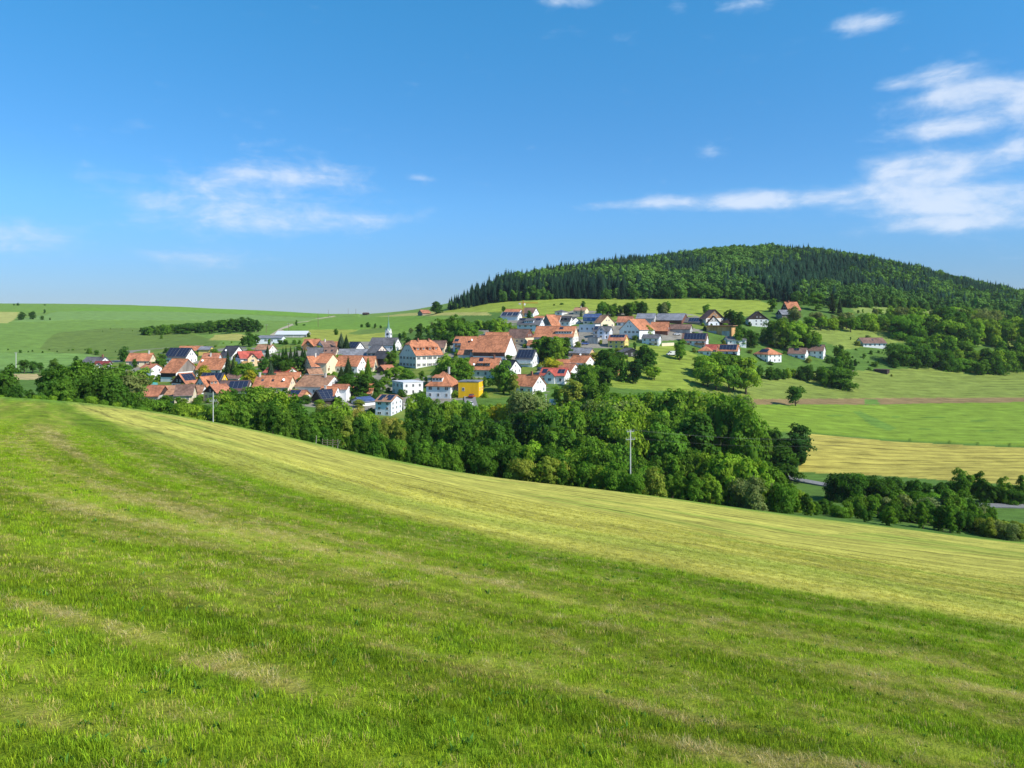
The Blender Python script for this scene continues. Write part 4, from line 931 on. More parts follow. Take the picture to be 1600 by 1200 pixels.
def trunk_mesh(name, seed, h=0.5, r=0.022, limbs=5, spread=0.24):
    g = random.Random(seed); mb = MB(); mb.tube((0, 0, -0.06), (0.004, 0, h*0.45), r*1.25, r*0.9, 7); mb.tube((0.004, 0, h*0.45), (0.01*g.uniform(-1, 1), 0, h), r*0.9, r*0.4, 7)
    for i in range(limbs):
        a = 6.283*i/limbs + g.random(); z = h*g.uniform(0.35, 0.7); e = spread*g.uniform(0.6, 1)
        mb.tube((0, 0, z), (math.cos(a)*e, math.sin(a)*e, z + e*g.uniform(0.6, 1.1)), r*0.45, r*0.12, 5)
    return mb.mesh(name, m_bark)

KIND = {}
KIND['broadleaf'] = [(broad_crown('crown', 100+i, rx=r_, rz=z_, zc=c_, lobes=l_), trunk_mesh('trunk', 40+i)) for i, (r_, z_, c_, l_) in enumerate([(.38,.42,.57,6),(.33,.45,.56,5),(.42,.40,.59,7),(.36,.44,.56,5),(.30,.46,.55,4)])]
KIND['shrub'] = [(broad_crown('crown', 200+i, rx=r_, rz=.50, zc=.46, lobes=5, ncl=34, lsz=.040, nlf=48, clr=(.12, .20), core=0.55, zlow=0.0), trunk_mesh('stem', 60+i, 0.35, 0.02, 4)) for i, r_ in enumerate((.55, .65, .48, .75))]
KIND['fruit'] = [(broad_crown('crown', 300+i, rx=.46, rz=.34, zc=.65, lobes=5, ncl=34, lsz=.034, nlf=44, core=0.38, zlow=0.28), trunk_mesh('trunk', 70+i, 0.5, 0.03, 6, .3)) for i in range(2)]
KIND['willow'] = [(broad_crown('crown', 400+i, rx=.42, rz=.42, zc=.54, lobes=7, ncl=60, nlf=60, lsz=.026, droop=0.9, core=0.28), trunk_mesh('trunk', 80+i)) for i in range(2)]
KIND['spruce'] = [(spruce_crown('crown', 500+i, rb=r_*1.15), trunk_mesh('trunk', 90+i, 0.8, 0.012, 0)) for i, r_ in enumerate((.17, .20, .15, .24))]
KIND['poplar'] = [(broad_crown('crown', 600, rx=.16, rz=.46, zc=.52, lobes=5, ncl=40, lsz=.024, clr=(.16, .26)), trunk_mesh('trunk', 95, .6, .015, 3, .06))]
TONE = {'dark': (0.067, 0.153, 0.019), 'deep': (0.046, 0.113, 0.019), 'mid': (0.119, 0.234, 0.024), 'light': (0.216, 0.346, 0.032), 'lime': (0.368, 0.352, 0.027), 'olive': (0.227, 0.271, 0.040), 'sage': (0.216, 0.280, 0.083), 'grey': (0.194, 0.234, 0.074),
        'fir': (0.046, 0.084, 0.027), 'bluefir': (0.102, 0.150, 0.083), 'straw': (0.368, 0.352, 0.074)}
WORD = {'dark': 'dark green', 'deep': 'very dark', 'mid': 'leafy green', 'light': 'light green', 'lime': 'yellow green', 'olive': 'olive green', 'sage': 'pale silvery', 'grey': 'grey green', 'fir': 'dark', 'bluefir': 'bluish', 'straw': 'straw tinted'}
NAME = {'broadleaf': ('broadleaf_tree', 'tree'), 'shrub': ('bush', 'bush'), 'fruit': ('fruit_tree', 'tree'), 'willow': ('willow_tree', 'tree'), 'spruce': ('spruce_tree', 'tree'), 'poplar': ('slender_tree', 'tree')}
TR = random.Random(5)
TREES = []
def tree(kind, px, top, Y, tone, wr=1.0, where='', label=None, group=None, low=0.0):
    """a tree whose top shows at (px, top), standing on the ground at distance Y"""
    X = (px - 800)/FPX*Y; z = zg1(X, Y); h = Y*(HOR - top)/FPX - z
    if h < 1.2: h = 1.2
    v = TR.randrange(len(KIND[kind])); cr, tk = KIND[kind][v]
    nm, cat = NAME[kind]
    if kind == 'shrub': nm = 'garden_bush' if not where else ('bush' if Y < 262 else 'hedge_bush')
    if kind == 'broadleaf': nm = 'broadleaf_tree' if Y < 262 else ('garden_tree' if Y < 425 and px < 1180 else 'hedgerow_tree')
    root = empty(nm, (X, Y, z - 0.15), TR.random()*6.28); wr = wr*TR.uniform(0.92, 1.1)
    root.scale = (h*wr, h*wr, h)
    o = link(bpy.data.objects.new('crown', cr), root); j = TR.uniform(0.86, 1.16); b = TONE[tone]; o.color = (b[0]*j*TR.uniform(.92, 1.08), b[1]*j, b[2]*j*TR.uniform(.9, 1.1), 1)
    link(bpy.data.objects.new('trunk' if kind != 'shrub' else 'stem', tk), root)
    root['category'] = cat
    TREES.append(dict(o=root, kind=kind, px=px, top=top, h=h, tone=tone, where=where, label=label, Y=Y))
    return root
def treeb(kind, px, base, top, tone, wr=1.0, where='', label=None, ymin=195):
    X, Y = cast(px, base, ymin=ymin); return tree(kind, px, top, Y, tone, wr, where, label)
def row(kinds, tones, pts, where, n, Y0, Y1, jt=6, wr=1.0):
    """n trees spread along a line of tops given as (px, top)"""
    xs = [p[0] for p in pts]; ys = [p[1] for p in pts]
    if Y1 < 264 and n > 3: n = int(n*1.3); wr = wr*0.80
    for i in range(n):
        px = xs[0] + (xs[-1]-xs[0])*(i + 0.5 + TR.uniform(-.35, .35))/n
        tree(TR.choice(kinds), px, np.interp(px, xs, ys) + TR.uniform(-jt, jt), TR.uniform(Y0, Y1), TR.choice(tones), wr*TR.uniform(.9, 1.15), where)

# -- belt behind the meadow, far left
B, S_ = 'broadleaf', 'shrub'
row([B], ['dark','mid','dark'], [(-60,575),(0,568),(16,580)], 'in the clump at the left picture edge', 3, 170, 195, 5)
row([B], ['dark','mid'], [(75,585),(95,566),(125,566),(150,585)], 'in the tall clump left of the maroon roofed house', 5, 176, 205, 4, 1.1)
row([B,B,S_], ['dark','dark','mid'], [(0,598),(40,602),(80,590),(140,592),(200,600)], 'in the dark belt at the left meadow edge', 9, 165, 180, 8)
row([B], ['mid','dark','light'], [(150,600),(190,606),(215,614)], 'beside the low shed with the pale roof', 5, 180, 215, 5)
row([B], ['sage','grey','mid'], [(165,572),(190,566),(212,580)], 'below the maroon roofed house', 4, 250, 280, 3, 1.1)
row([S_], ['mid','light'], [(-20,615),(60,620),(150,622),(230,632)], 'along the left meadow edge', 12, 156, 166, 4)
tree(B, 218, 574, 300, 'light', 1.0, label='round light green tree left of the narrow white gable')
tree(B, 211, 560, 400, 'dark', 1.0, label='dark round tree behind the cream farmhouse gable'); tree(B, 193, 541, 430, 'dark', .9, label='dark tree standing up behind the cream farmhouse')
tree(B, 250, 552, 380, 'mid', 1.2, label='leafy tree between the cream farmhouse and the blue solar roof')
row([S_], ['mid','dark','light'], [(225,622),(265,630),(330,634)], 'in the hedge before the dark gabled barn', 9, 200, 235, 4)
row([S_, B], ['mid','light'], [(255,618),(285,620),(312,616)], 'before the cream walled cottages', 4, 262, 275, 4)
tree(S_, 320, 571, 330, 'lime', 1.0, label='yellow green round tree before the long orange roof')
# -- belt, centre left
row([B], ['mid','dark','light'], [(345,622),(370,606),(400,604),(440,612),(470,626)], 'in the belt below the large orange farmhouse', 9, 190, 225, 5, 1.05)
row([B, S_], ['dark','mid'], [(340,636),(400,628),(460,640),(520,648)], 'at the meadow edge right of the white pole', 9, 162, 185, 6)
row([S_, 'willow'], ['olive','straw','light'], [(500,634),(530,630),(560,640),(585,648)], 'in the pale thicket below the little garden house', 6, 215, 245, 4)
row([B], ['mid','dark','olive'], [(480,640),(540,650),(590,660),(640,656)], 'in the belt below the three storey white house', 12, 172, 210, 6, .85)
row([S_, B], ['straw','light','olive'], [(570,648),(600,654),(628,652)], 'just below the three storey white house', 4, 228, 245, 3)
row([B, S_], ['mid','dark'], [(440,662),(520,672),(600,684),(660,690)], 'along the meadow edge near the wooden rack', 13, 157, 168, 6, .85)
# -- belt, centre
row([B], ['mid','light','mid'], [(640,622),(656,612),(672,618),(690,632),(718,624),(740,628)], 'before the white villa', 8, 240, 262, 2, .85)
row([B], ['mid','dark','dark'], [(620,658),(680,648),(740,650),(790,658)], 'in the belt below the villa', 11, 190, 224, 6, .85)
row([B, S_], ['dark','mid'], [(640,690),(700,690),(760,690),(830,700)], 'at the meadow edge below the villa', 13, 158, 178, 8, .85)
row(['willow'], ['sage','grey'], [(814,610),(832,612),(846,624)], 'in front of the clean orange roof', 3, 250, 262, 2, .85)
tree('poplar', 798, 590, 300, 'sage', 1.2, label='slender pale tree left of the clean orange roof')
tree('poplar', 803, 585, 275, 'olive', 1.0, label='columnar olive tree beside the village street')
row([B], ['dark','deep'], [(782,652),(812,648),(850,636),(870,640)], 'in the dark stand beside the village street', 6, 205, 232, 5, .8)
tree(S_, 787, 632, 255, 'lime', 1.0, label='yellow green bush beside the village street')
tree(B, 872, 603, 290, 'light', 1.0, label='light green tree before the red solar house'); tree(B, 893, 592, 285, 'olive', 1.1, label='olive tree partly covering the red solar house')
row([B], ['dark','mid'], [(915,592),(935,600),(962,618)], 'in the clump below the tan house', 5, 268, 290, 5)
row([B, S_], ['light','sage','mid'], [(868,632),(900,630),(940,622),(985,628)], 'on the bank above the wires', 9, 240, 262, 6)
row(['willow', S_], ['sage','light'], [(930,625),(960,628),(985,622)], 'in the silvery thicket above the wires', 4, 236, 250, 5)
row([B, S_], ['light','mid','mid','dark'], [(860,670),(900,680),(950,692),(985,702)], 'in the belt left of the utility pole', 13, 186, 212, 6, .85)
row([S_, B], ['mid','olive','light'], [(810,715),(860,718),(920,722),(980,728)], 'low along the meadow edge left of the utility pole', 10, 156, 166, 6)
row([B, S_], ['mid','light','dark'], [(800,690),(850,694),(900,700),(960,704)], 'in the thicket above the meadow edge left of the utility pole', 13, 166, 184, 7, .8)
row([B], ['light','mid','mid','dark'], [(1000,660),(1030,648),(1060,640),(1095,640)], 'in the tall stand right of the utility pole', 9, 222, 252, 6, .85)
tree(B, 1045, 662, 205, 'mid', 1.0, label='broad domed tree right of the utility pole'); tree(B, 1085, 644, 215, 'dark', 1.05, label='big dark domed tree in the middle of the belt')
row([B], ['grey','sage','mid'], [(1108,634),(1130,620),(1150,618),(1166,630)], 'at the right end of the tall belt', 6, 225, 248, 5, .75)
row([B], ['mid','light','mid','dark'], [(985,716),(1040,712),(1090,706),(1140,714)], 'in the belt right of the utility pole', 12, 180, 205, 8, .85)
row([S_, B], ['mid','light','olive'], [(990,730),(1050,738),(1100,742),(1130,752)], 'low along the meadow edge right of the utility pole', 8, 156, 168, 6)
row([B, S_], ['light','mid','light'], [(1090,718),(1130,708),(1170,712),(1215,730)], 'in the bright thicket left of the valley road', 11, 168, 192, 6, .8)
row([S_], ['mid','grey'], [(1150,742),(1200,752),(1240,760)], 'at the meadow edge left of the valley road', 9, 156, 170, 4)
row([B], ['grey','mid'], [(1176,690),(1188,676),(1200,676)], 'left of the dark round tree by the golden field', 3, 222, 240, 4, .7)
tree(B, 1244, 662, 243, 'deep', 1.35, label='dark round tree at the left corner of the golden field'); tree(B, 1226, 690, 228, 'dark', 1.3, label='dark green tree below the round tree at the golden field'); tree(B, 1208, 668, 250, 'dark', 1.1, label='dark tree behind the golden field corner tree')
tree(S_, 1123, 786, 149, 'mid', .7, label='small lone bush in the mown meadow'); 
# -- belt, right
row([S_, B], ['mid','light','dark'], [(1245,768),(1290,782),(1340,790),(1390,800)], 'along the meadow edge below the valley road', 14, 155, 172, 6)
row([B, S_], ['grey','mid','mid'], [(1335,772),(1370,774),(1410,774),(1450,775),(1500,782),(1550,796)], 'between the meadow and the valley road', 17, 166, 178, 4, 1.0)
row([S_, B], ['mid','dark','olive'], [(1385,790),(1440,788),(1500,796),(1560,812)], 'at the right end of the meadow edge', 15, 153, 167, 6)
tree(B, 1488, 764, 166, 'mid', 1.0, label='tall leafy tree by the right meadow edge'); tree(B, 1446, 780, 164, 'dark', .9, label='dark tree left of the tall leafy tree at the right meadow edge')
row([S_], ['grey','olive','mid'], [(1530,806),(1570,814),(1620,826),(1680,838)], 'in the low scrub at the right picture edge', 9, 152, 161, 4)
row([S_], ['mid'], [(970,738),(1000,742)], 'at the foot of the utility pole', 4, 150.5, 152, 3, .8)
row([S_], ['dark','deep','dark'], [(1300,740),(1380,744),(1450,754),(1520,754),(1600,762),(1660,770)], 'in the dark hedge between golden field and road', 30, 198, 212, 3, 1.0)
tree(B, 1505, 732, 200, 'mid', .9, label='small tree rising from the hedge by the golden field'); tree(B, 1532, 736, 200, 'dark', .9, label='second small tree in the hedge by the golden field'); tree(B, 1570, 744, 198, 'light', .8, label='light sapling in the hedge by the golden field'); tree(B, 1600, 742, 197, 'mid', .8, label='sapling at the right picture edge above the hedge')
row([B, S_], ['mid','light','sage','mid'], [(950,612),(1000,616),(1050,612),(1100,612),(1165,618)], 'on the upper rim of the belt below the orchard', 18, 258, 276, 4, .8)
row([S_, B], ['mid','light','olive'], [(745,634),(770,630),(800,636)], 'along the village street below the annex', 6, 256, 270, 3, .9)
row([S_, B], ['mid','light'], [(868,640),(900,644),(940,640),(980,644)], 'in the scrub on the slope above the wires', 9, 222, 240, 5, .8)
row([S_], ['mid','dark','olive'], [(1520,802),(1560,810),(1620,822),(1680,836)], 'on the verge below the valley road', 14, 163, 174, 3, 1.0)
row([S_, B], ['dark','mid'], [(1400,766),(1450,768),(1520,780),(1560,792)], 'in the bushes hiding the valley road', 12, 176, 184, 3, .9)
# -- fields left
for px, b_, tp in ((38,583,562),(51,583,564),(62,582,566)): treeb('fruit', px, b_, tp, 'dark', 1.0, 'standing on the pale strip at the left')
treeb(B, 84, 580, 560, 'mid', 1.0, label='leafy tree right of the three fruit trees'); treeb(B, 118, 571, 556, 'dark', 1.0, label='dark bush tree before the grey roofed bungalow')
row([S_], ['dark','mid'], [(10,548),(80,547),(120,546),(160,545),(185,549)], 'in the hedge line at the foot of the left hill', 14, 470, 505, 2, .8)
for px, b_, tp in ((34,500,487),(50,500,486),(66,501,493),(78,501,496),(70,490,483),(28,478,473),(22,478,474),(70,478,475)): treeb(B, px, b_, tp, 'dark', 1.1, 'in the copse on the left hill')
row([S_, B], ['dark','mid'], [(220,512),(255,508),(290,507),(320,503)], 'in the hedge running into the hill copse', 26, 585, 630, 1.5, 1.1)
row([B], ['dark','mid','dark'], [(318,504),(345,500),(380,496),(402,502),(412,512)], 'in the hill copse above the village', 22, 565, 620, 2.5, 1.1)
row([S_], ['olive','mid'], [(150,517),(185,518),(215,522),(255,522)], 'dotted over the olive pasture', 6, 610, 660, 1, .6)
tree(S_, 252, 523, 560, 'mid', .8, label='lone bush on the olive pasture above the solar roof')
row([S_], ['mid','light','dark'], [(255,544),(300,540),(345,540),(395,534)], 'in gardens above the yellow farmhouse', 10, 455, 490, 2)
row([B], ['mid','dark'], [(370,530),(395,520),(420,530),(440,526)], 'around the pale blue hall wing', 6, 430, 480, 4)
row([S_], ['dark','mid'], [(420,534),(460,530),(490,528),(500,531)], 'in the hedge below the long white roofed hall', 7, 440, 462, 2)
treeb(B, 463, 510, 500, 'dark', .8, label='lone round tree on the slope above the hall'); treeb(S_, 475, 510, 506, 'dark', .9, label='small bush right of the lone round tree')
treeb(B, 525, 524, 513, 'dark', .8, label='dark oval tree in the yellow green field')
for px, tp in ((565,506),(575,503),(586,505),(595,508)): treeb(B, px, 513, tp, 'dark', 1.0, 'in the short hedge left of the church spire')
tree('spruce', 352+4, 546, 345, 'fir', 1.2, label='tall pointed spruce before the red chalet')
tree('spruce', 364, 556, 340, 'fir', 1.0, label='shorter spruce beside the tall pointed spruce')
tree('spruce', 418, 538, 395, 'fir', 1.0, label='narrow spruce beside the beige roofed house')
row(['spruce'], ['fir','fir','deep'], [(432,546),(455,540),(480,544)], 'in the dark conifer group in the village centre', 8, 372, 392, 3, 1.2)
row([B], ['mid','dark'], [(408,556),(430,552),(450,556),(474,560)], 'in front of the dark conifer group', 6, 345, 366, 4)
tree('spruce', 423, 562, 340, 'bluefir', 1.3, label='bluish conifer above the long red roof')
row([S_, B], ['mid','light'], [(372,566),(395,570),(405,580)], 'in the chalet garden', 5, 325, 345, 3)
tree(S_, 389, 578, 318, 'lime', 1.0, label='yellow green shrub in the chalet garden')
tree('spruce', 533, 518, 425, 'bluefir', 1.3, label='blue spruce above the grey corrugated roof'); tree('spruce', 541, 522, 420, 'fir', 1.2, label='dark spruce beside the blue spruce')
tree('spruce', 533, 570, 318, 'fir', 1.5, label='left of two dark spruces before the orange roof'); tree('spruce', 544, 556, 322, 'fir', 1.35, label='tallest dark spruce before the orange roof')
tree('spruce', 575, 556, 330, 'mid', .9, label='thin green conifer before the low orange wing')
row([B], ['dark','mid','dark'], [(528,588),(550,582),(575,588),(590,590)], 'in the group below the bright orange roof', 7, 298, 312, 4, 1.05)
row([B], ['mid','light','mid'], [(595,592),(610,570),(630,578),(660,580),(670,592)], 'in the gardens below the old school', 8, 322, 345, 4)
row([B], ['light','mid'], [(680,572),(696,556),(715,556),(735,575)], 'between the old school and the villa', 7, 318, 345, 5, 1.0)
tree(B, 612, 548, 370, 'mid', 1.0, label='round green tree before the church'); tree('spruce', 616, 530, 420, 'deep', .9, label='dark conifer covering the church nave')
row([B], ['dark','mid','dark','grey'], [(622,520),(650,512),(680,500),(705,494),(730,498)], 'in the wooded bank behind the old school', 13, 455, 520, 4, 1.05)
row([B], ['dark','deep'], [(630,528),(660,526),(690,522),(710,518)], 'in the dark grove right of the church spire', 7, 425, 450, 4)
row([B], ['mid','dark','light'], [(700,505),(730,505),(760,503),(790,503)], 'on the wooded bank above the great barn', 10, 430, 490, 4)
row([S_, B], ['mid','light'], [(735,505),(760,500),(785,498),(800,505)], 'in the scrub above the brown roofed farmhouse', 8, 455, 500, 3)
tree(B, 655, 505, 470, 'dark', 1.0, label='single dark tree behind the church spire'); tree(S_, 682, 471, 640, 'dark', 1.2, label='dark round tree on the crest left of the forest')
tree(B, 786, 563, 306, 'mid', 1.0, label='large round green tree covering the black roofed house'); tree(B, 790, 560, 322, 'dark', 1.0, label='darker tree right of the large round green tree') if False else None
row([B], ['grey','mid'], [(738,590),(752,588),(768,592)], 'below the orange roofed house with two dormers', 4, 312, 320, 2, .8)
row([B], ['mid','dark'], [(768,604),(780,606),(792,602)], 'right of the yellow cube annex', 3, 300, 308, 3, .6)
row([B], ['mid','dark'], [(838,532),(852,526),(868,526),(885,532)], 'before the long farmhouse with the dormer band', 7, 365, 390, 4, 1.0)
tree(B, 870, 526, 372, 'light', 1.0, label='light green tree before the dormer band of the long farmhouse')
tree(S_, 861, 559, 342, 'lime', .9, label='bright lime bush right of the blue solar house')
tree(S_, 945, 548, 372, 'lime', .9, label='bright lime bush below the yellow house')
row([B, 'spruce'], ['deep','dark','mid'], [(930,552),(960,545),(990,560),(1000,565)], 'in the dark garden below the black chalet', 9, 340, 372, 5, 1.1)
row([B], ['dark','mid'], [(905,570),(925,572),(950,572)], 'below the house with the green balcony', 5, 312, 335, 4)
row([S_], ['mid','dark'], [(1000,545),(1010,540),(1018,552)], 'right of the black chalet', 3, 370, 382, 3)
row(['fruit'], ['light','mid'], [(1003,574),(1030,571)], 'on the sunlit orchard slope', 2, 350, 352, 1, 1.15)
row(['fruit'], ['mid','light','mid'], [(1085,556),(1110,554),(1140,556),(1165,560)], 'in the orchard below the solar houses', 7, 362, 385, 3, 1.15)
row(['fruit'], ['light','mid'], [(1090,576),(1115,572),(1145,572),(1168,578)], 'in the front row of the orchard', 6, 346, 358, 3, 1.05)
row([B], ['mid','dark'], [(1168,566),(1190,572),(1230,576)], 'below the white corner house', 6, 396, 408, 2, .8)
row([S_, B], ['mid','dark','light'], [(1185,576),(1230,574),(1280,572),(1325,574)], 'in the hedge above the rough field', 14, 398, 412, 3)
treeb('fruit', 1243, 637, 603, 'dark', 1.1, label='lone round tree on the brown ploughed strip', ymin=260)
row([S_], ['mid','dark'], [(1130,640),(1150,632),(1168,640)], 'left of the bright crop field', 3, 290, 300, 3)
tree(B, 1013, 516-8, 440, 'light', .95, label='light green round tree before the orange barn'); tree(B, 1062, 530, 400, 'mid', .9, label='leafy tree beside the house with grey solar panels')
tree(B, 992, 534, 405, 'dark', .8, label='dark small tree below the big white farmhouse')
row([B], ['mid','dark'], [(930,477),(945,472),(965,476),(1000,472),(1012,472)], 'in the orchard row above the blue house', 11, 508, 530, 2.5, 1.05)
row([B], ['grey','mid'], [(1028,473),(1046,471)], 'above the long grey farm roof', 3, 515, 522, 1)
tree(B, 1103, 475, 525, 'mid', 1.2, label='big round tree left of the brown chalet'); tree(B, 911, 470, 556, 'dark', 1.1, label='round tree behind the beige hipped house'); tree('spruce', 908, 481, 520, 'bluefir', 1.2, label='bluish conifer before the beige hipped house')
tree(S_, 878, 473, 590, 'dark', 1.8, label='wide dark bush on the meadow above the bungalow'); tree(S_, 866, 476, 588, 'dark', 1.6, label='low dark bush left of the wide dark bush')
tree(B, 787, 478, 570, 'dark', .9, label='dark tree left of the crane house'); tree(B, 827, 485, 505, 'dark', .9, label='dark tree just right of the crane mast')
row([B], ['mid','dark'], [(1133,486),(1142,484),(1152,488),(1162,490)], 'between the brown chalet and the barn house', 5, 480, 505, 3, .9)
row([B], ['mid','dark'], [(1150,510),(1165,514),(1180,512)], 'right of the timber hall', 4, 450, 470, 4)
row([B], ['mid','light','mid'], [(1205,500),(1230,496),(1255,508),(1280,524)], 'on the wooded bank below the highest house', 9, 450, 485, 4, 1.1)
row([B], ['dark','mid','grey'], [(1175,520),(1200,516),(1240,518),(1280,530)], 'in the bank of trees above the white corner house', 9, 452, 468, 3, .9)
row([B], ['dark','mid'], [(1302,536),(1312,540),(1326,552)], 'right of the last white house', 4, 440, 455, 3, .75)
row([S_, B], ['mid','dark','light'], [(1290,556),(1315,556),(1340,562)], 'right of the white end house', 7, 428, 446, 3, .8)
row([S_, B], ['mid','dark','light'], [(1480,548),(1530,546),(1600,544)], 'on the bank right of the lone bungalow', 12, 462, 480, 3, .9)
row([S_, 'fruit'], ['mid','light'], [(1255,494),(1290,496),(1335,494)], 'in the small orchard below the two spruces', 7, 500, 515, 2, .9)
tree(B, 1240, 478, 505, 'grey', 1.0, label='grey green tree hiding the right side of the highest house'); tree(B, 1207, 466, 545, 'mid', 1.0, label='round tree left of the highest house')
tree('spruce', 1301, 455, 560, 'fir', 1.3, label='dark spruce right of the highest house'); tree('spruce', 1312, 462, 555, 'fir', 1.2, label='shorter spruce right of the highest house')
tree(B, 1275, 456, 565, 'mid', 1.2, label='broad leafy tree between the highest house and the spruces')
row([B, 'fruit'], ['mid','grey'], [(1270,488),(1300,492),(1330,488)], 'in the orchard right of the highest house', 5, 508, 525, 2)
row([S_, S_, B], ['mid','light','mid','dark'], [(1320,494),(1360,491),(1400,493),(1450,495),(1500,497)], 'in the hedge above the open pasture', 26, 508, 532, 3, 1.0)
row([B, S_], ['mid','grey','light'], [(1335,482),(1380,479),(1440,482),(1500,481),(1560,485)], 'in the scrub below the right forest', 24, 540, 590, 3, .85)
row([B], ['dark','mid'], [(1468,480),(1490,478),(1510,484)], 'in the round dark group right of the open pasture', 3, 515, 530, 3, 1.0)
row([B, S_], ['mid','light','dark'], [(1325,556),(1350,552),(1400,540),(1440,542),(1480,548)], 'around the lone bungalow', 15, 455, 478, 5, 1.1)
row([S_, B], ['dark','mid'], [(1330,568),(1380,562),(1440,560),(1500,562),(1560,560)], 'in the hedge along the top of the rough field', 28, 448, 462, 3, 1.0)
row([B, S_], ['mid','grey','light'], [(1420,524),(1450,516),(1480,524),(1510,530)], 'on the pasture edge right of the lone bungalow', 6, 480, 505, 4, .95)
row([B], ['dark','mid'], [(1560,540),(1575,534),(1600,526),(1660,528)], 'in the dark stand at the right picture edge', 7, 455, 485, 5, .9)
row([B, S_], ['mid','light'], [(1520,500),(1560,498),(1600,496),(1660,500)], 'in the scrub at the right picture edge', 12, 505, 545, 3, .85)
tree(S_, 1356, 523, 492, 'grey', .8, label='small pale tree above the lone bungalow'); tree(B, 1329, 526, 490, 'dark', .7, label='small dark tree left of the lone bungalow')

# -- low bushes in the gardens, at both ends of the houses
def inside(x, y):
    for (cx, cy, ax, L, D_, *_) in FOOTP:
        dx, dy = x-cx, y-cy
        if abs(dx*ax[0]+dy*ax[1]) < L/2+.6 and abs(-dx*ax[1]+dy*ax[0]) < D_/2+.6: return True
    return False
for (cx, cy, ax, L, D_, lb, xl, xr, zb, yb) in FOOTP:
    if cy > 520: continue
    for sd, wd_ in ((-1, 'left'), (1, 'right')):
        if TR.random() < .25: continue
        for _ in range(6):
            fx_ = sd*(L/2 + TR.uniform(1.2, 3.0)); fy_ = -D_/2 + TR.uniform(-2.5, 2.0); x, y = cx + fx_*ax[0] - fy_*ax[1], cy + fx_*ax[1] + fy_*ax[0]
            if not inside(x, y):
                z = zg1(x, y); hh = TR.uniform(1.6, 3.4); q = lb.split(); lab = f"low bush {wd_} of the " + ' '.join(q)
                if len(lab.split()) > 16: lab = ' '.join([w_ for w_ in lab.split() if w_ not in ('the', 'a')][:16])
                tree(S_, 800 + FPX*x/y, HOR - FPX*(z+hh)/y, y, TR.choice(['mid','light','dark','olive']), TR.uniform(.9, 1.3), '', label=lab); break

# labels: what it is, how tall it stands among its neighbours, where it grows
groups = {}
for d in TREES: groups.setdefault((d['kind'], d['tone'], d['where']), []).append(d)
ORD = ['leftmost', 'second', 'third', 'fourth', 'fifth', 'sixth', 'seventh', 'eighth', 'ninth', 'tenth', 'eleventh', 'twelfth', 'thirteenth', 'fourteenth', 'fifteenth', 'sixteenth', 'seventeenth', 'eighteenth', 'nineteenth', 'twentieth'] + ['last but %s' % w_ for w_ in ('nine', 'eight', 'seven', 'six', 'five', 'four', 'three', 'two', 'one')] + ['rightmost']*60
for (k, tn, wh), ds in groups.items():
    if not wh:
        for d in ds: d['o']['label'] = d['label']
        continue
    noun = {'broadleaf': 'tree', 'shrub': 'bush', 'fruit': 'fruit tree', 'willow': 'willow', 'spruce': 'spruce', 'poplar': 'slender tree'}[k]
    ds.sort(key=lambda d: d['px'])
    for i, d in enumerate(ds):
        if len(ds) == 1: lb = f"{WORD[tn]} {noun} {wh}"
        elif i == 0: lb = f"leftmost {WORD[tn]} {noun} {wh}"
        elif i == len(ds)-1: lb = f"rightmost {WORD[tn]} {noun} {wh}"
        else: lb = f"{ORD[i]} {WORD[tn]} {noun} from the left {wh}"
        if len(lb.split()) > 16: lb = lb.replace(' from the left', '')
        if len(lb.split()) > 16: lb = ' '.join(w_ for w_ in lb.split() if w_ != 'the')
        d['o']['label'] = lb; d['o']['group'] = ('trees ' if noun != 'bush' else 'bushes ') + wh

# ------------------------------------------------------------------ forest on the hill
FC = bpy.data.collections.new('forest_sources')
def combo(name, cr, h):
    o = bpy.data.objects.new(name, cr); FC.objects.link(o); return o
fm = []
for i, r_ in enumerate((.15, .18, .21)): fm.append(spruce_crown('wood_%d' % i, 700+i, rb=r_*1.28, lev=15, mat=m_wood_f, z0=.03))
for i, (r_, z_) in enumerate(((.40, .46), (.34, .48), (.46, .44))): fm.append(broad_crown('wood_%d' % (i+3), 720+i, rx=r_, rz=z_, zc=.5, ncl=34, nlf=44, lsz=.036, mat=m_wood_f, zlow=0.0))
for i, me in enumerate(fm): FC.objects.link(bpy.data.objects.new('wood_%d' % i, me))
fg = np.random.RandomState(3)
FOOT = [(690, 650), (720, 640), (800, 632), (900, 622), (1000, 616), (1100, 612), (1200, 600), (1300, 578), (1400, 604), (1500, 600), (1600, 590), (1750, 600)]
pts = []
step = 5.3
for Y in np.arange(560, 1000, step):
    for X in np.arange(-90, 900, step):
        x = X + fg.uniform(-.42, .42)*step; y = Y + fg.uniform(-.42, .42)*step
        px = 800 + FPX*x/y
        if px < 698 or px > 1760: continue
        f = np.interp(px, [a for a, b in FOOT], [b for a, b in FOOT]) + 7*(vnoise(np.array([x*.06]), np.array([3.0]))[0]-.5)
        back = np.interp(px, [698, 740, 800, 1000, 1200, 1400, 1600], [665, 700, 790, 930, 930, 920, 880])
        if y < f or y > back: continue
        pts.append((x, y, px, y - f))
pts = np.array(pts)
cl = fbm(pts[:, 0]*.018 + 4, pts[:, 1]*.018, 3); cl2 = fbm(pts[:, 0]*.05 + 8, pts[:, 1]*.05 + 2, 2)
px = pts[:, 2]; depth = pts[:, 3]
pc = np.interp(px, [700, 780, 930, 1000, 1060, 1180, 1240, 1400, 1600], [.85, .95, .85, .58, .40, .34, .55, .56, .40]) + (cl - .5)*3.2
pc = np.where(depth < 12, pc - .5, pc)
summit = ((px > 1010) & (px < 1215) & (pts[:, 1] > 790)); pc = np.where(summit, pc - .30, pc)
con = fg.rand(len(pts)) < pc
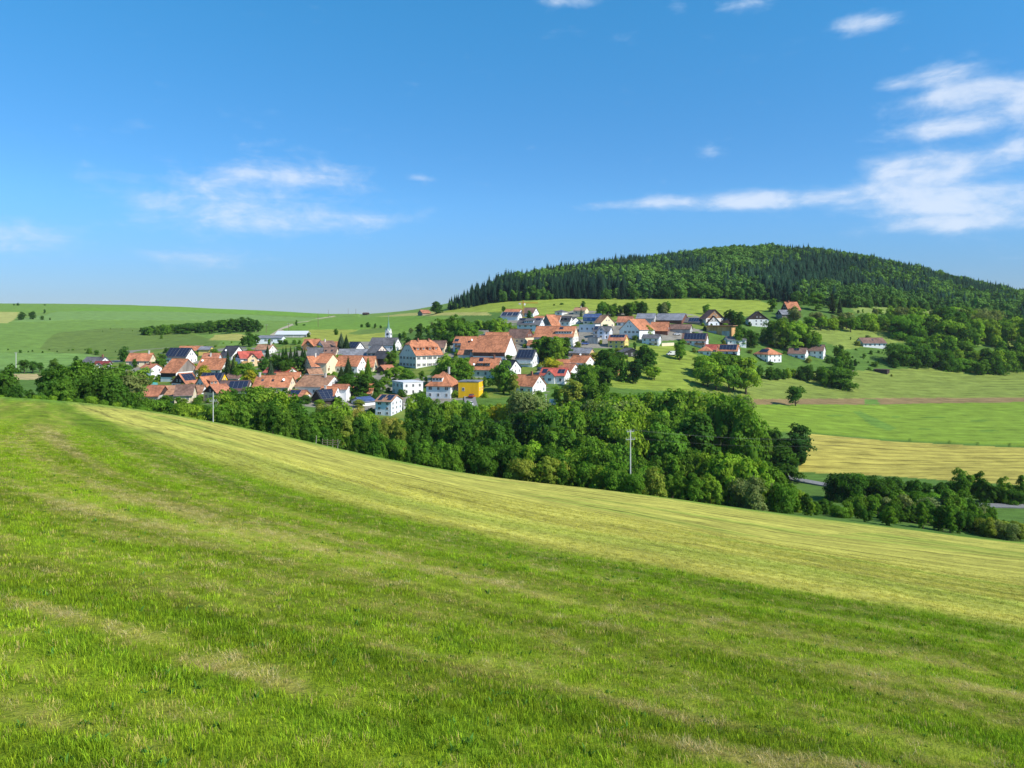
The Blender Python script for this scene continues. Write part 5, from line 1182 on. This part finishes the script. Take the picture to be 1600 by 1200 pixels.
hgt = np.where(con, fg.uniform(11, 18.5, len(pts)), fg.uniform(9, 16, len(pts)))
hgt = hgt * np.where(con & (px < 1000), 1.12, 1)
hgt = hgt * np.where(depth < 10, fg.uniform(.45, .8, len(pts)), 1) * np.interp(px, [698, 730, 790, 1700], [.50, .72, 1.0, 1.0])
hgt = hgt * np.interp(pts[:, 1], [780, 880], [1, .82]) * np.interp(px, [1250, 1600], [1, .8]) * (0.78 + 0.44*cl2)
wid = hgt * fg.uniform(.85, 1.2, len(pts)) * np.where(con, 1.18, 1.08)
kidx = np.where(con, fg.randint(0, 3, len(pts)), fg.randint(3, 6, len(pts)))
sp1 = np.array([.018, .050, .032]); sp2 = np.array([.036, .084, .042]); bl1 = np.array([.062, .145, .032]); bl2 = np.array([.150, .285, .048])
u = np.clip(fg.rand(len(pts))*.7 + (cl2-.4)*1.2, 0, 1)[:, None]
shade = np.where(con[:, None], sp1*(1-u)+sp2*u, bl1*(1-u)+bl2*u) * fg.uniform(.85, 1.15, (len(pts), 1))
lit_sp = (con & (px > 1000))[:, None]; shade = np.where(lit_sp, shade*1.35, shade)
zz = zg(pts[:, 0], pts[:, 1])
# nearest rank as single trees, the rest as one mass
inview = (px < 1602) & (pts[:, 1] < 760)
order = np.argsort(np.where(inview, depth, 1e6)); indiv = order[:130]; mass = order[130:]
FLAB = [(760, 'at the left end of the forest edge'), (850, 'along the forest edge above the crane'), (950, 'along the forest edge above the blue house'), (1080, 'along the forest edge above the long grey farm roof'), (1200, 'along the forest edge above the brown chalet'), (1330, 'along the forest edge above the highest house'), (1480, 'along the forest edge above the right scrub'), (9999, 'along the forest edge at the right picture edge')]
src = {i: o.data for i, o in enumerate(sorted(FC.objects, key=lambda o: o.name))}
ind_mesh = {}
for i in range(6):
    me = src[i].copy(); me.materials.clear(); me.materials.append(m_leaf); ind_mesh[i] = me
fgr = {}
for q in indiv: fgr.setdefault((bool(con[q]), next(l for lim, l in FLAB if px[q] < lim)), []).append(q)
for (cf, wh), qs in fgr.items():
    qs.sort(key=lambda q: px[q])
    for n_, q in enumerate(qs):
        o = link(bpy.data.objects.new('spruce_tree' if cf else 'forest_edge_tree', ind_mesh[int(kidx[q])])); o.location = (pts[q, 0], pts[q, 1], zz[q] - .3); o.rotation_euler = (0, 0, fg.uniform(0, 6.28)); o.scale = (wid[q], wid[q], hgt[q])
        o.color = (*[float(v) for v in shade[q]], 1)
        o['label'] = (ORD[n_] + ' ' if len(qs) > 1 else '') + ('dark spruce ' if cf else 'leafy tree ') + wh; o['category'] = 'tree'; o['group'] = ('spruces ' if cf else 'leafy trees ') + wh

def scatter(name, P, rotz, scl, idx, colr, colname, coll, label, tilt=None):
    me = bpy.data.meshes.new(name); me.vertices.add(len(P)); me.vertices.foreach_set('co', np.asarray(P, np.float32).ravel())
    def at(nm, ty, arr, key):
        a = me.attributes.new(nm, ty, 'POINT'); a.data.foreach_set(key, np.asarray(arr).ravel())
    rot = np.zeros((len(P), 3), np.float32); rot[:, 2] = rotz
    if tilt is not None: rot[:, :2] = tilt
    at('rot', 'FLOAT_VECTOR', rot, 'vector'); at('scl', 'FLOAT_VECTOR', np.asarray(scl, np.float32), 'vector'); at('idx', 'INT', np.asarray(idx, np.int32), 'value')
    at(colname, 'FLOAT_COLOR', np.concatenate([colr, np.ones((len(P), 1))], 1).astype(np.float32), 'color')
    o = link(bpy.data.objects.new(name, me)); tag(o, label, None, None, 'stuff')
    ng = bpy.data.node_groups.new(name + '_scatter', 'GeometryNodeTree')
    ng.interface.new_socket('Geometry', in_out='INPUT', socket_type='NodeSocketGeometry'); ng.interface.new_socket('Geometry', in_out='OUTPUT', socket_type='NodeSocketGeometry')
    N = ng.nodes; gi = N.new('NodeGroupInput'); go = N.new('NodeGroupOutput'); ip = N.new('GeometryNodeInstanceOnPoints'); ci = N.new('GeometryNodeCollectionInfo')
    ci.inputs['Collection'].default_value = coll; ci.inputs['Separate Children'].default_value = True; ci.inputs['Reset Children'].default_value = True
    def na(nm, ty):
        a = N.new('GeometryNodeInputNamedAttribute'); a.data_type = ty; a.inputs['Name'].default_value = nm; return a.outputs['Attribute']
    ng.links.new(gi.outputs[0], ip.inputs['Points']); ng.links.new(ci.outputs[0], ip.inputs['Instance']); ip.inputs['Pick Instance'].default_value = True
    ng.links.new(na('idx', 'INT'), ip.inputs['Instance Index']); ng.links.new(na('scl', 'FLOAT_VECTOR'), ip.inputs['Scale'])
    er = N.new('FunctionNodeEulerToRotation'); ng.links.new(na('rot', 'FLOAT_VECTOR'), er.inputs[0]); ng.links.new(er.outputs[0], ip.inputs['Rotation'])
    ng.links.new(ip.outputs[0], go.inputs[0])
    md = o.modifiers.new('scatter', 'NODES'); md.node_group = ng
    return o
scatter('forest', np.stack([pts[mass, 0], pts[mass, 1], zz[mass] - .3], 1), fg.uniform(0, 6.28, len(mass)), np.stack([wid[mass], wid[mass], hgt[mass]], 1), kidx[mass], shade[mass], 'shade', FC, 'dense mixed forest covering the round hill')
print('forest', len(pts), 'trees', len(TREES))
# ------------------------------------------------------------------ poles, wires, crane, van and small things
m_pole = simple('pole_concrete', (0.55, 0.54, 0.52), 0.8, 0.08, 3.0)
m_wire = simple('wire', (0.16, 0.16, 0.16), 0.5, 0.02)
m_ins = simple('insulator', (0.40, 0.38, 0.36), 0.3, 0.05)
m_yel = simple('crane_paint', (0.62, 0.28, 0.03), 0.5, 0.06)
m_van = simple('van_paint', (0.80, 0.80, 0.80), 0.35, 0.02)
m_tyre = simple('tyre_rubber', (0.02, 0.02, 0.02), 0.9, 0.05)
def utility_pole(label, px, base, top, Y, arms=((0.3, 1.6), (1.9, 2.0)), r=0.17, mat=m_pole):
    X = (px-800)/FPX*Y; z = zg1(X, Y); h = Y*(HOR-top)/FPX - z
    o = empty('utility_pole', (X, Y, z), R(18)); tag(o, label, 'pole')
    MB().tube((0, 0, -1), (0, 0, h), r*1.2, r*0.8, 10).build('shaft', mat, o)
    for dz, w_ in arms:
        a = MB().box(-w_/2, w_/2, -0.07, 0.07, h-dz-0.07, h-dz+0.07).build('crossarm', m_metal, o)
        for k in (-0.47, -0.18, 0.18, 0.47):
            mb = MB().tube((k*w_, 0, h-dz), (k*w_, 0, h-dz+0.30), 0.045, 0.06, 6); mb.tube((k*w_, 0, h-dz+0.30), (k*w_, 0, h-dz+0.38), 0.075, 0.03, 6)
            mb.build('insulator', m_ins, a)
    return (X, Y, z + h)
P1 = utility_pole('pale utility pole with two crossarms standing in the tree belt', 985, 750, 672, 155, r=0.13)
P2 = utility_pole('slim white pole at the meadow edge before the timbered cottage', 333, 655, 612, 153, arms=((1.9, 1.3),), r=0.09)
for i, (px, b, tp, lb) in enumerate([(25, 578, 551, 'thin white pole on the field at the far left'), (853, 640, 616, 'thin lamp pole beside the clean orange roofed house')]):
    X, Y = cast(px, b); utility_pole(lb, px, b, tp, Y, arms=((0.2, 1.2),), r=0.16)
for px, b, tp, lb in [(513, 495, 484, 'leftmost thin pole on the saddle skyline'), (544, 494, 482, 'middle thin pole on the saddle skyline'), (556, 493, 482.5, 'rightmost thin pole on the saddle skyline'), (416, 520, 507, 'thin pole beside the farm track'), (497, 512, 489.5, 'tall thin pole on the field above the hall'), (451, 520, 505, 'pale thin pole above the hall roof')]:
    X, Y = cast(px, b); utility_pole(lb, px, b, tp, Y, arms=((0.4, 2.2),), r=0.15, mat=m_wood)
def wire(label, p, q, sag):
    p, q = Vector(p), Vector(q); mb = MB(); n = 16; pts_ = []
    for i in range(n+1):
        f = i/n; v = p.lerp(q, f); v.z -= sag*4*f*(1-f); pts_.append(v)
    for a, b in zip(pts_[:-1], pts_[1:]): mb.tube(a, b, 0.010, seg=4)
    tag(mb.build('power_line', m_wire), label, 'wire')
for k, (dz, dx) in enumerate(((0.1, -0.7), (0.1, 0.7), (-1.5, 0.0))):
    nmk = ('upper left', 'upper right', 'lower')[k]
    wire(f'{nmk} power wire running left from the utility pole', (P1[0]+dx, P1[1], P1[2]+dz), (P2[0]+dx*.5, P2[1]+70, P2[2]+dz-4), 3.0)
    wire(f'{nmk} power wire running right from the utility pole', (P1[0]+dx, P1[1], P1[2]+dz), (P1[0]+62, P1[1]+30, P1[2]-6+dz), 1.2)
# tower crane between the upper houses
def crane():
    X, Y = cast(817.5, 497); z = zg1(X, Y); k = Y/FPX; h = Y*(HOR-473)/FPX - z
    o = empty('tower_crane', (X, Y, z), R(8)); tag(o, 'yellow tower crane rising between the upper houses', 'crane')
    def lattice(p, q, s):
        mb = MB(); p, q = Vector(p), Vector(q); d = (q-p); L = d.length; d.normalize(); a = d.orthogonal().normalized()*s; b = d.cross(a)
        cs = [a+b, a-b, -a-b, -a+b]
        for c in cs: mb.tube(p+c, q+c, 0.07, seg=4)
        n = max(2, int(L/(s*3.2)))
        for i in range(n):
            u, v = p+d*(L*i/n), p+d*(L*(i+1)/n)
            for j in range(4): mb.tube(u+cs[j], v+cs[(j+1) % 4], 0.04, seg=3)
        return mb
    mb = lattice((0, 0, 0), (0, 0, h), 0.45); mb.build('mast', m_yel, o)
    lattice((-3.2, 0, h), (10.5, 0, h), 0.30).build('jib', m_yel, o)
    lattice((0, 0, h), (0, 0, h+1.6), 0.25).build('cat_head', m_yel, o)
    MB().box(-3.1, -1.6, -.5, .5, h-1.2, h-.2).build('counterweight', wmat('grey'), o)
    MB().box(.5, 1.5, -.6, .6, h-1.8, h-.4).build('cab', m_trim, o)
crane()
def van(label, px, base, rz, L=5.2):
    X, Y = cast(px, base); z = zg1(X, Y); o = empty('delivery_van', (X, Y, z + .08), rz); tag(o, label, 'van')
    prof = [(-L/2, .35), (L/2-.1, .35), (L/2, .9), (L/2-.75, 1.25), (L/2-1.55, 2.25), (-L/2+.15, 2.35), (-L/2, 1.9)]
    n = len(prof); vs = [(p[0], -1.0, p[1]) for p in prof] + [(p[0], 1.0, p[1]) for p in prof]
    MB().poly(vs, [tuple(range(n)), tuple(reversed(range(n, 2*n)))] + [(i, n+i, n+(i+1) % n, (i+1) % n) for i in range(n)]).build('body', m_van, o)
    for s_ in (-1, 1):
        MB().box(L/2-2.1, L/2-1.35, min(s_*1.0, s_*1.02), max(s_*1.0, s_*1.02), 1.35, 1.95).build('side_window', m_glass, o)
        for x in (-L/2+1.0, L/2-1.0):
            wh = MB().tube((x, s_*.80, .36), (x, s_*1.04, .36), .36, seg=14).build('wheel', m_tyre, o); MB().tube((x, s_*1.04, .36), (x, s_*1.06, .36), .2, seg=10).build('rim', m_metal, wh)
    MB().poly([(L/2-.72, -.85, 1.30), (L/2-.72, .85, 1.30), (L/2-1.48, .8, 2.2), (L/2-1.48, -.8, 2.2)], [(0, 1, 2, 3)]).build('windscreen', m_glass, o)
    for s_ in (-.75, .75): MB().box(L/2-.02, L/2+.03, s_-.15, s_+.15, .75, .92).build('headlight', m_dish, o)
van('white van parked on the grass slope below the white houses', 1049.5, 555.5, R(190))
van('pale van parked by the trees beside the village street', 868, 634, R(10), 4.6)
def car(label, px, base, rz, col):
    X, Y = cast(px, base); z = zg1(X, Y); o = empty('parked_car', (X, Y, z + .18), rz); tag(o, label, 'car', 'cars parked in the village')
    m_c = simple('car_paint_%d%d%d' % tuple(int(c*100) for c in col), col, .3, .03, spec=.6)
    prof = [(-2.1, .3), (2.1, .3), (2.15, .7), (1.2, .9), (-1.9, .95), (-2.12, .8)]; n = len(prof)
    vs = [(p[0], -.85, p[1]) for p in prof] + [(p[0], .85, p[1]) for p in prof]
    MB().poly(vs, [tuple(range(n)), tuple(reversed(range(n, 2*n)))] + [(i, n+i, n+(i+1) % n, (i+1) % n) for i in range(n)]).build('body', m_c, o)
    vs = [(-1.85, -.8, .93), (1.15, -.8, .9), (.5, -.65, 1.42), (-1.4, -.65, 1.45), (-1.85, .8, .93), (1.15, .8, .9), (.5, .65, 1.42), (-1.4, .65, 1.45)]
    MB().poly(vs, [(0,1,2,3), (7,6,5,4), (1,5,6,2), (4,0,3,7)]).build('windows', m_glass, o)
    MB().box(-1.42, .52, -.66, .66, 1.43, 1.48).build('roof', m_c, o)
    for s_ in (-1, 1):
        for x in (-1.3, 1.3):
            wh = MB().tube((x, s_*.68, .3), (x, s_*.9, .3), .31, seg=12).build('wheel', m_tyre, o); MB().tube((x, s_*.9, .3), (x, s_*.92, .3), .18, seg=8).build('rim', m_metal, wh)
for a in [('dark car on the drive below the blue solar roofed house', 846, 579, R(40), (.03, .03, .04)), ('silver car on the drive between the red and the tan house', 862, 572, R(35), (.4, .41, .43)), ('red car on the street beside the yellow annex', 737, 622, R(80), (.35, .04, .03)),
          ('white car on the street below the villa', 735, 634, R(100), (.75, .75, .75)), ('blue car beside the grey garage', 914, 539, R(10), (.05, .1, .3)), ('white car in the farm yard below the pinkish brown shed', 1058, 524, R(5), (.75, .75, .75)),
          ('grey car before the bright red roofed house', 405, 590, R(20), (.2, .2, .22)), ('dark blue car below the cream house with ribbon dormer', 594, 628, R(15), (.03, .05, .15))]: car(*a)
# wooden hay rack at the meadow edge
def rack():
    X, Y = (516-800)/FPX*149, 149.0; z = zg1(X, Y); o = empty('hay_rack', (X, Y, z), R(-8)); tag(o, 'weathered wooden rack with posts at the meadow edge', 'rack')
    m_p = simple('pale_wood', (0.42, 0.38, 0.32), 0.9, 0.15, 5.0)
    for x in (-1.6, -.6, .5, 1.5): MB().tube((x, 0, -.3), (x+.04, 0, 1.45), .06, .05, 6).build('post', m_p, o)
    for z_ in (.35, .75, 1.15): MB().box(-1.7, 1.6, -.09, -.05, z_, z_+.11).build('rail', m_wood, o)
    MB().tube((1.5, 0, .1), (2.1, -.2, 1.3), .04, seg=5).build('brace', m_p, o)
    p = empty('fence_post', (X-2.9, Y+.5, zg1(X-2.9, Y+.5))); tag(p, 'single leaning post left of the wooden rack', 'post'); MB().tube((0, 0, -.3), (.1, 0, 1.5), .07, .05, 6).build('shaft', m_p, p); MB().tube((.1, 0, 1.5), (.1, 0, 1.54), .065, .02, 6).build('cap', m_p, p)
rack()
# garden parasols, teal cover
def parasol(label, px, base, col, r):
    X, Y = cast(px, base); z = zg1(X, Y); o = empty('parasol', (X, Y, z)); tag(o, label, 'parasol')
    MB().tube((0, 0, 0), (0, 0, 2.4), .05, seg=6).build('pole', m_metal, o); MB().tube((0, 0, 2.0), (0, 0, 2.75), r, .05, 8).build('canopy', simple('canvas_'+str(col), col, .9, .03), o)
parasol('white parasol beside the black timber chalet', 976, 556, (0.8, 0.8, 0.8), 1.7)
parasol('violet parasol at the foot of the old school', 667, 571, (0.16, 0.12, 0.36), 1.9)
X, Y = cast(238, 602); o = empty('garden_pool', (X, Y, zg1(X, Y))); tag(o, 'round teal covered pool beside the narrow white house', 'pool')
MB().tube((0, 0, -.3), (0, 0, 1.0), 2.2, seg=18).build('rim', simple('pool_blue', (0.10, 0.30, 0.30), .6, .05), o); MB().tube((0, 0, 1.0), (0, 0, 1.25), 2.05, .6, 18).build('cover', simple('pool_teal', (0.04, 0.42, 0.32), .5, .06), o)

# ------------------------------------------------------------------ foreground grass
m_grass, t = new_mat('grass_blades')
ai = t.n('ShaderNodeAttribute', attribute_name='shade', attribute_type='INSTANCER'); at = t.n('ShaderNodeAttribute', attribute_name='tint')
c = t.mix(1.0, ai.outputs['Color'], at.outputs['Color'], 'MULTIPLY')
df = t.n('ShaderNodeBsdfDiffuse'); t.link(c, df.inputs[0]); tr = t.n('ShaderNodeBsdfTranslucent'); t.link(c, tr.inputs[0])
ms = t.n('ShaderNodeMixShader'); ms.inputs[0].default_value = 0.26; t.link(df.outputs[0], ms.inputs[1]); t.link(tr.outputs[0], ms.inputs[2]); finish(t, ms.outputs[0])
GC = bpy.data.collections.new('grass_sources')
def tuft(name, seed, n, h, lean, spread, wd):
    g = np.random.RandomState(seed); vs, fs, tn = [], [], []
    for i in range(n):
        a = g.uniform(0, 6.283); rr = spread*math.sqrt(g.rand()); bx, by = rr*math.cos(a), rr*math.sin(a); hh = h*g.uniform(.45, 1.15); b = g.uniform(0, 6.283); ln = lean*g.uniform(.3, 1.2)*hh
        dx, dy = math.cos(b)*ln, math.sin(b)*ln; c_ = g.uniform(0, 6.283); wx, wy = math.cos(c_)*wd*g.uniform(.6, 1.2), math.sin(c_)*wd*g.uniform(.6, 1.2); k = len(vs); zt = hh*math.sqrt(max(.08, 1-min(.92, (lean*.9)**2*.8)))
        vs += [(bx-wx, by-wy, -.01), (bx+wx, by+wy, -.01), (bx+dx*.4+wx*.8, by+dy*.4+wy*.8, zt*.6), (bx+dx*.4-wx*.8, by+dy*.4-wy*.8, zt*.6), (bx+dx, by+dy, zt)]
        fs += [(k, k+1, k+2, k+3), (k+3, k+2, k+4)]; tn += [g.uniform(.62, 1.38)]*5
    me = mesh_from(name, vs, fs, m_grass); a = me.attributes.new('tint', 'FLOAT_COLOR', 'POINT'); tn = np.array(tn); hue = np.repeat(g.uniform(-.12, .12, n), 5)
    a.data.foreach_set('color', np.stack([tn*(1+hue), tn, tn*(1-hue), np.ones_like(tn)], 1).astype(np.float32).ravel()); GC.objects.link(bpy.data.objects.new(name, me))
for i in range(4): tuft('tuft_%d' % i, 900+i, 26, .036, .62, .06, .0015)
for i in range(2): tuft('tuft_%d' % (4+i), 920+i, 20, .10, 1.05, .08, .0014)
tuft('tuft_6', 930, 9, .045, .95, .03, .0075)      # broad leaved weeds
gg = np.random.RandomState(21)
YY = np.linspace(2.6, 48, 2400); dens_ = 900/(1 + (YY/4.4)**1.6); ring = dens_*1.64*YY; cdf = np.cumsum(ring); tot = cdf[-1]*(YY[1]-YY[0]); NG = int(min(tot, 300000))
gy = np.interp(gg.rand(NG), cdf/cdf[-1], YY); gx = gy*gg.uniform(-.82, .82, NG)
gd, ga = mowcoord(gx, gy); gc, gdr = meadow_colour(gx, gy, gd, ga)
straw = (gg.rand(NG) < sstep(.50, .84, gdr)*.7) & (gd < .5)
hay = gd > .3
gs = gg.uniform(.7, 1.3, NG)*(1 + .030*gy)
fresh = 1 - sstep(.34, .60, gdr)
gs = gs*np.where(hay, .55, .52 + .42*fresh)*(1 - .75*sstep(22, 48, gy))
gcol = gc*gg.uniform(.5, 1.5, (NG, 1))*np.where(hay, 1.15, 1.5)[:, None]
mixd = gg.rand(NG) < np.clip((gdr-.36)*1.5, .05, .55)
gcol = np.where((mixd & ~hay)[:, None], np.array([.50, .42, .13])*gg.uniform(.7, 1.25, (NG, 1)), gcol)
gcol = np.where(straw[:, None], np.array([.66, .54, .25])*gg.uniform(.65, 1.2, (NG, 1)), gcol)
gi_ = np.where(straw, gg.randint(4, 6, NG), gg.randint(0, 4, NG))
weed = (gg.rand(NG) < .012*(.3 + vnoise(gx*.8, gy*.8)*1.6)) & ~hay & (gy < 16)
gi_ = np.where(weed, 6, gi_); gcol = np.where(weed[:, None], np.array([.075, .175, .030])*gg.uniform(.7, 1.3, (NG, 1)), gcol)
scatter('grass', np.stack([gx, gy, zg(gx, gy)], 1), gg.uniform(0, 6.28, NG), np.stack([gs, gs, gs*gg.uniform(.8, 1.3, NG)], 1), gi_, gcol, 'shade', GC, 'short mown grass and cut straw in the foreground', tilt=gg.normal(size=(NG, 2))*.12)
print('tufts', NG)
# ------------------------------------------------------------------ thin summer haze over the valley
m_hz = bpy.data.materials.new('haze_air'); m_hz.use_nodes = True; ht = m_hz.node_tree; ht.nodes.clear(); hn = NT(ht)
pv = hn.n('ShaderNodeVolumePrincipled'); pv.inputs['Color'].default_value = (0.86, 0.92, 1.0, 1); pv.inputs['Density'].default_value = 0.00005; pv.inputs['Anisotropy'].default_value = 0.2
ho = hn.n('ShaderNodeOutputMaterial'); hn.link(pv.outputs[0], ho.inputs['Volume'])
hz = MB().box(-16000, 16000, -40, 4700, -400, 140).build('haze', m_hz); tag(hz, 'thin bluish summer haze over the valley', None, None, 'stuff')
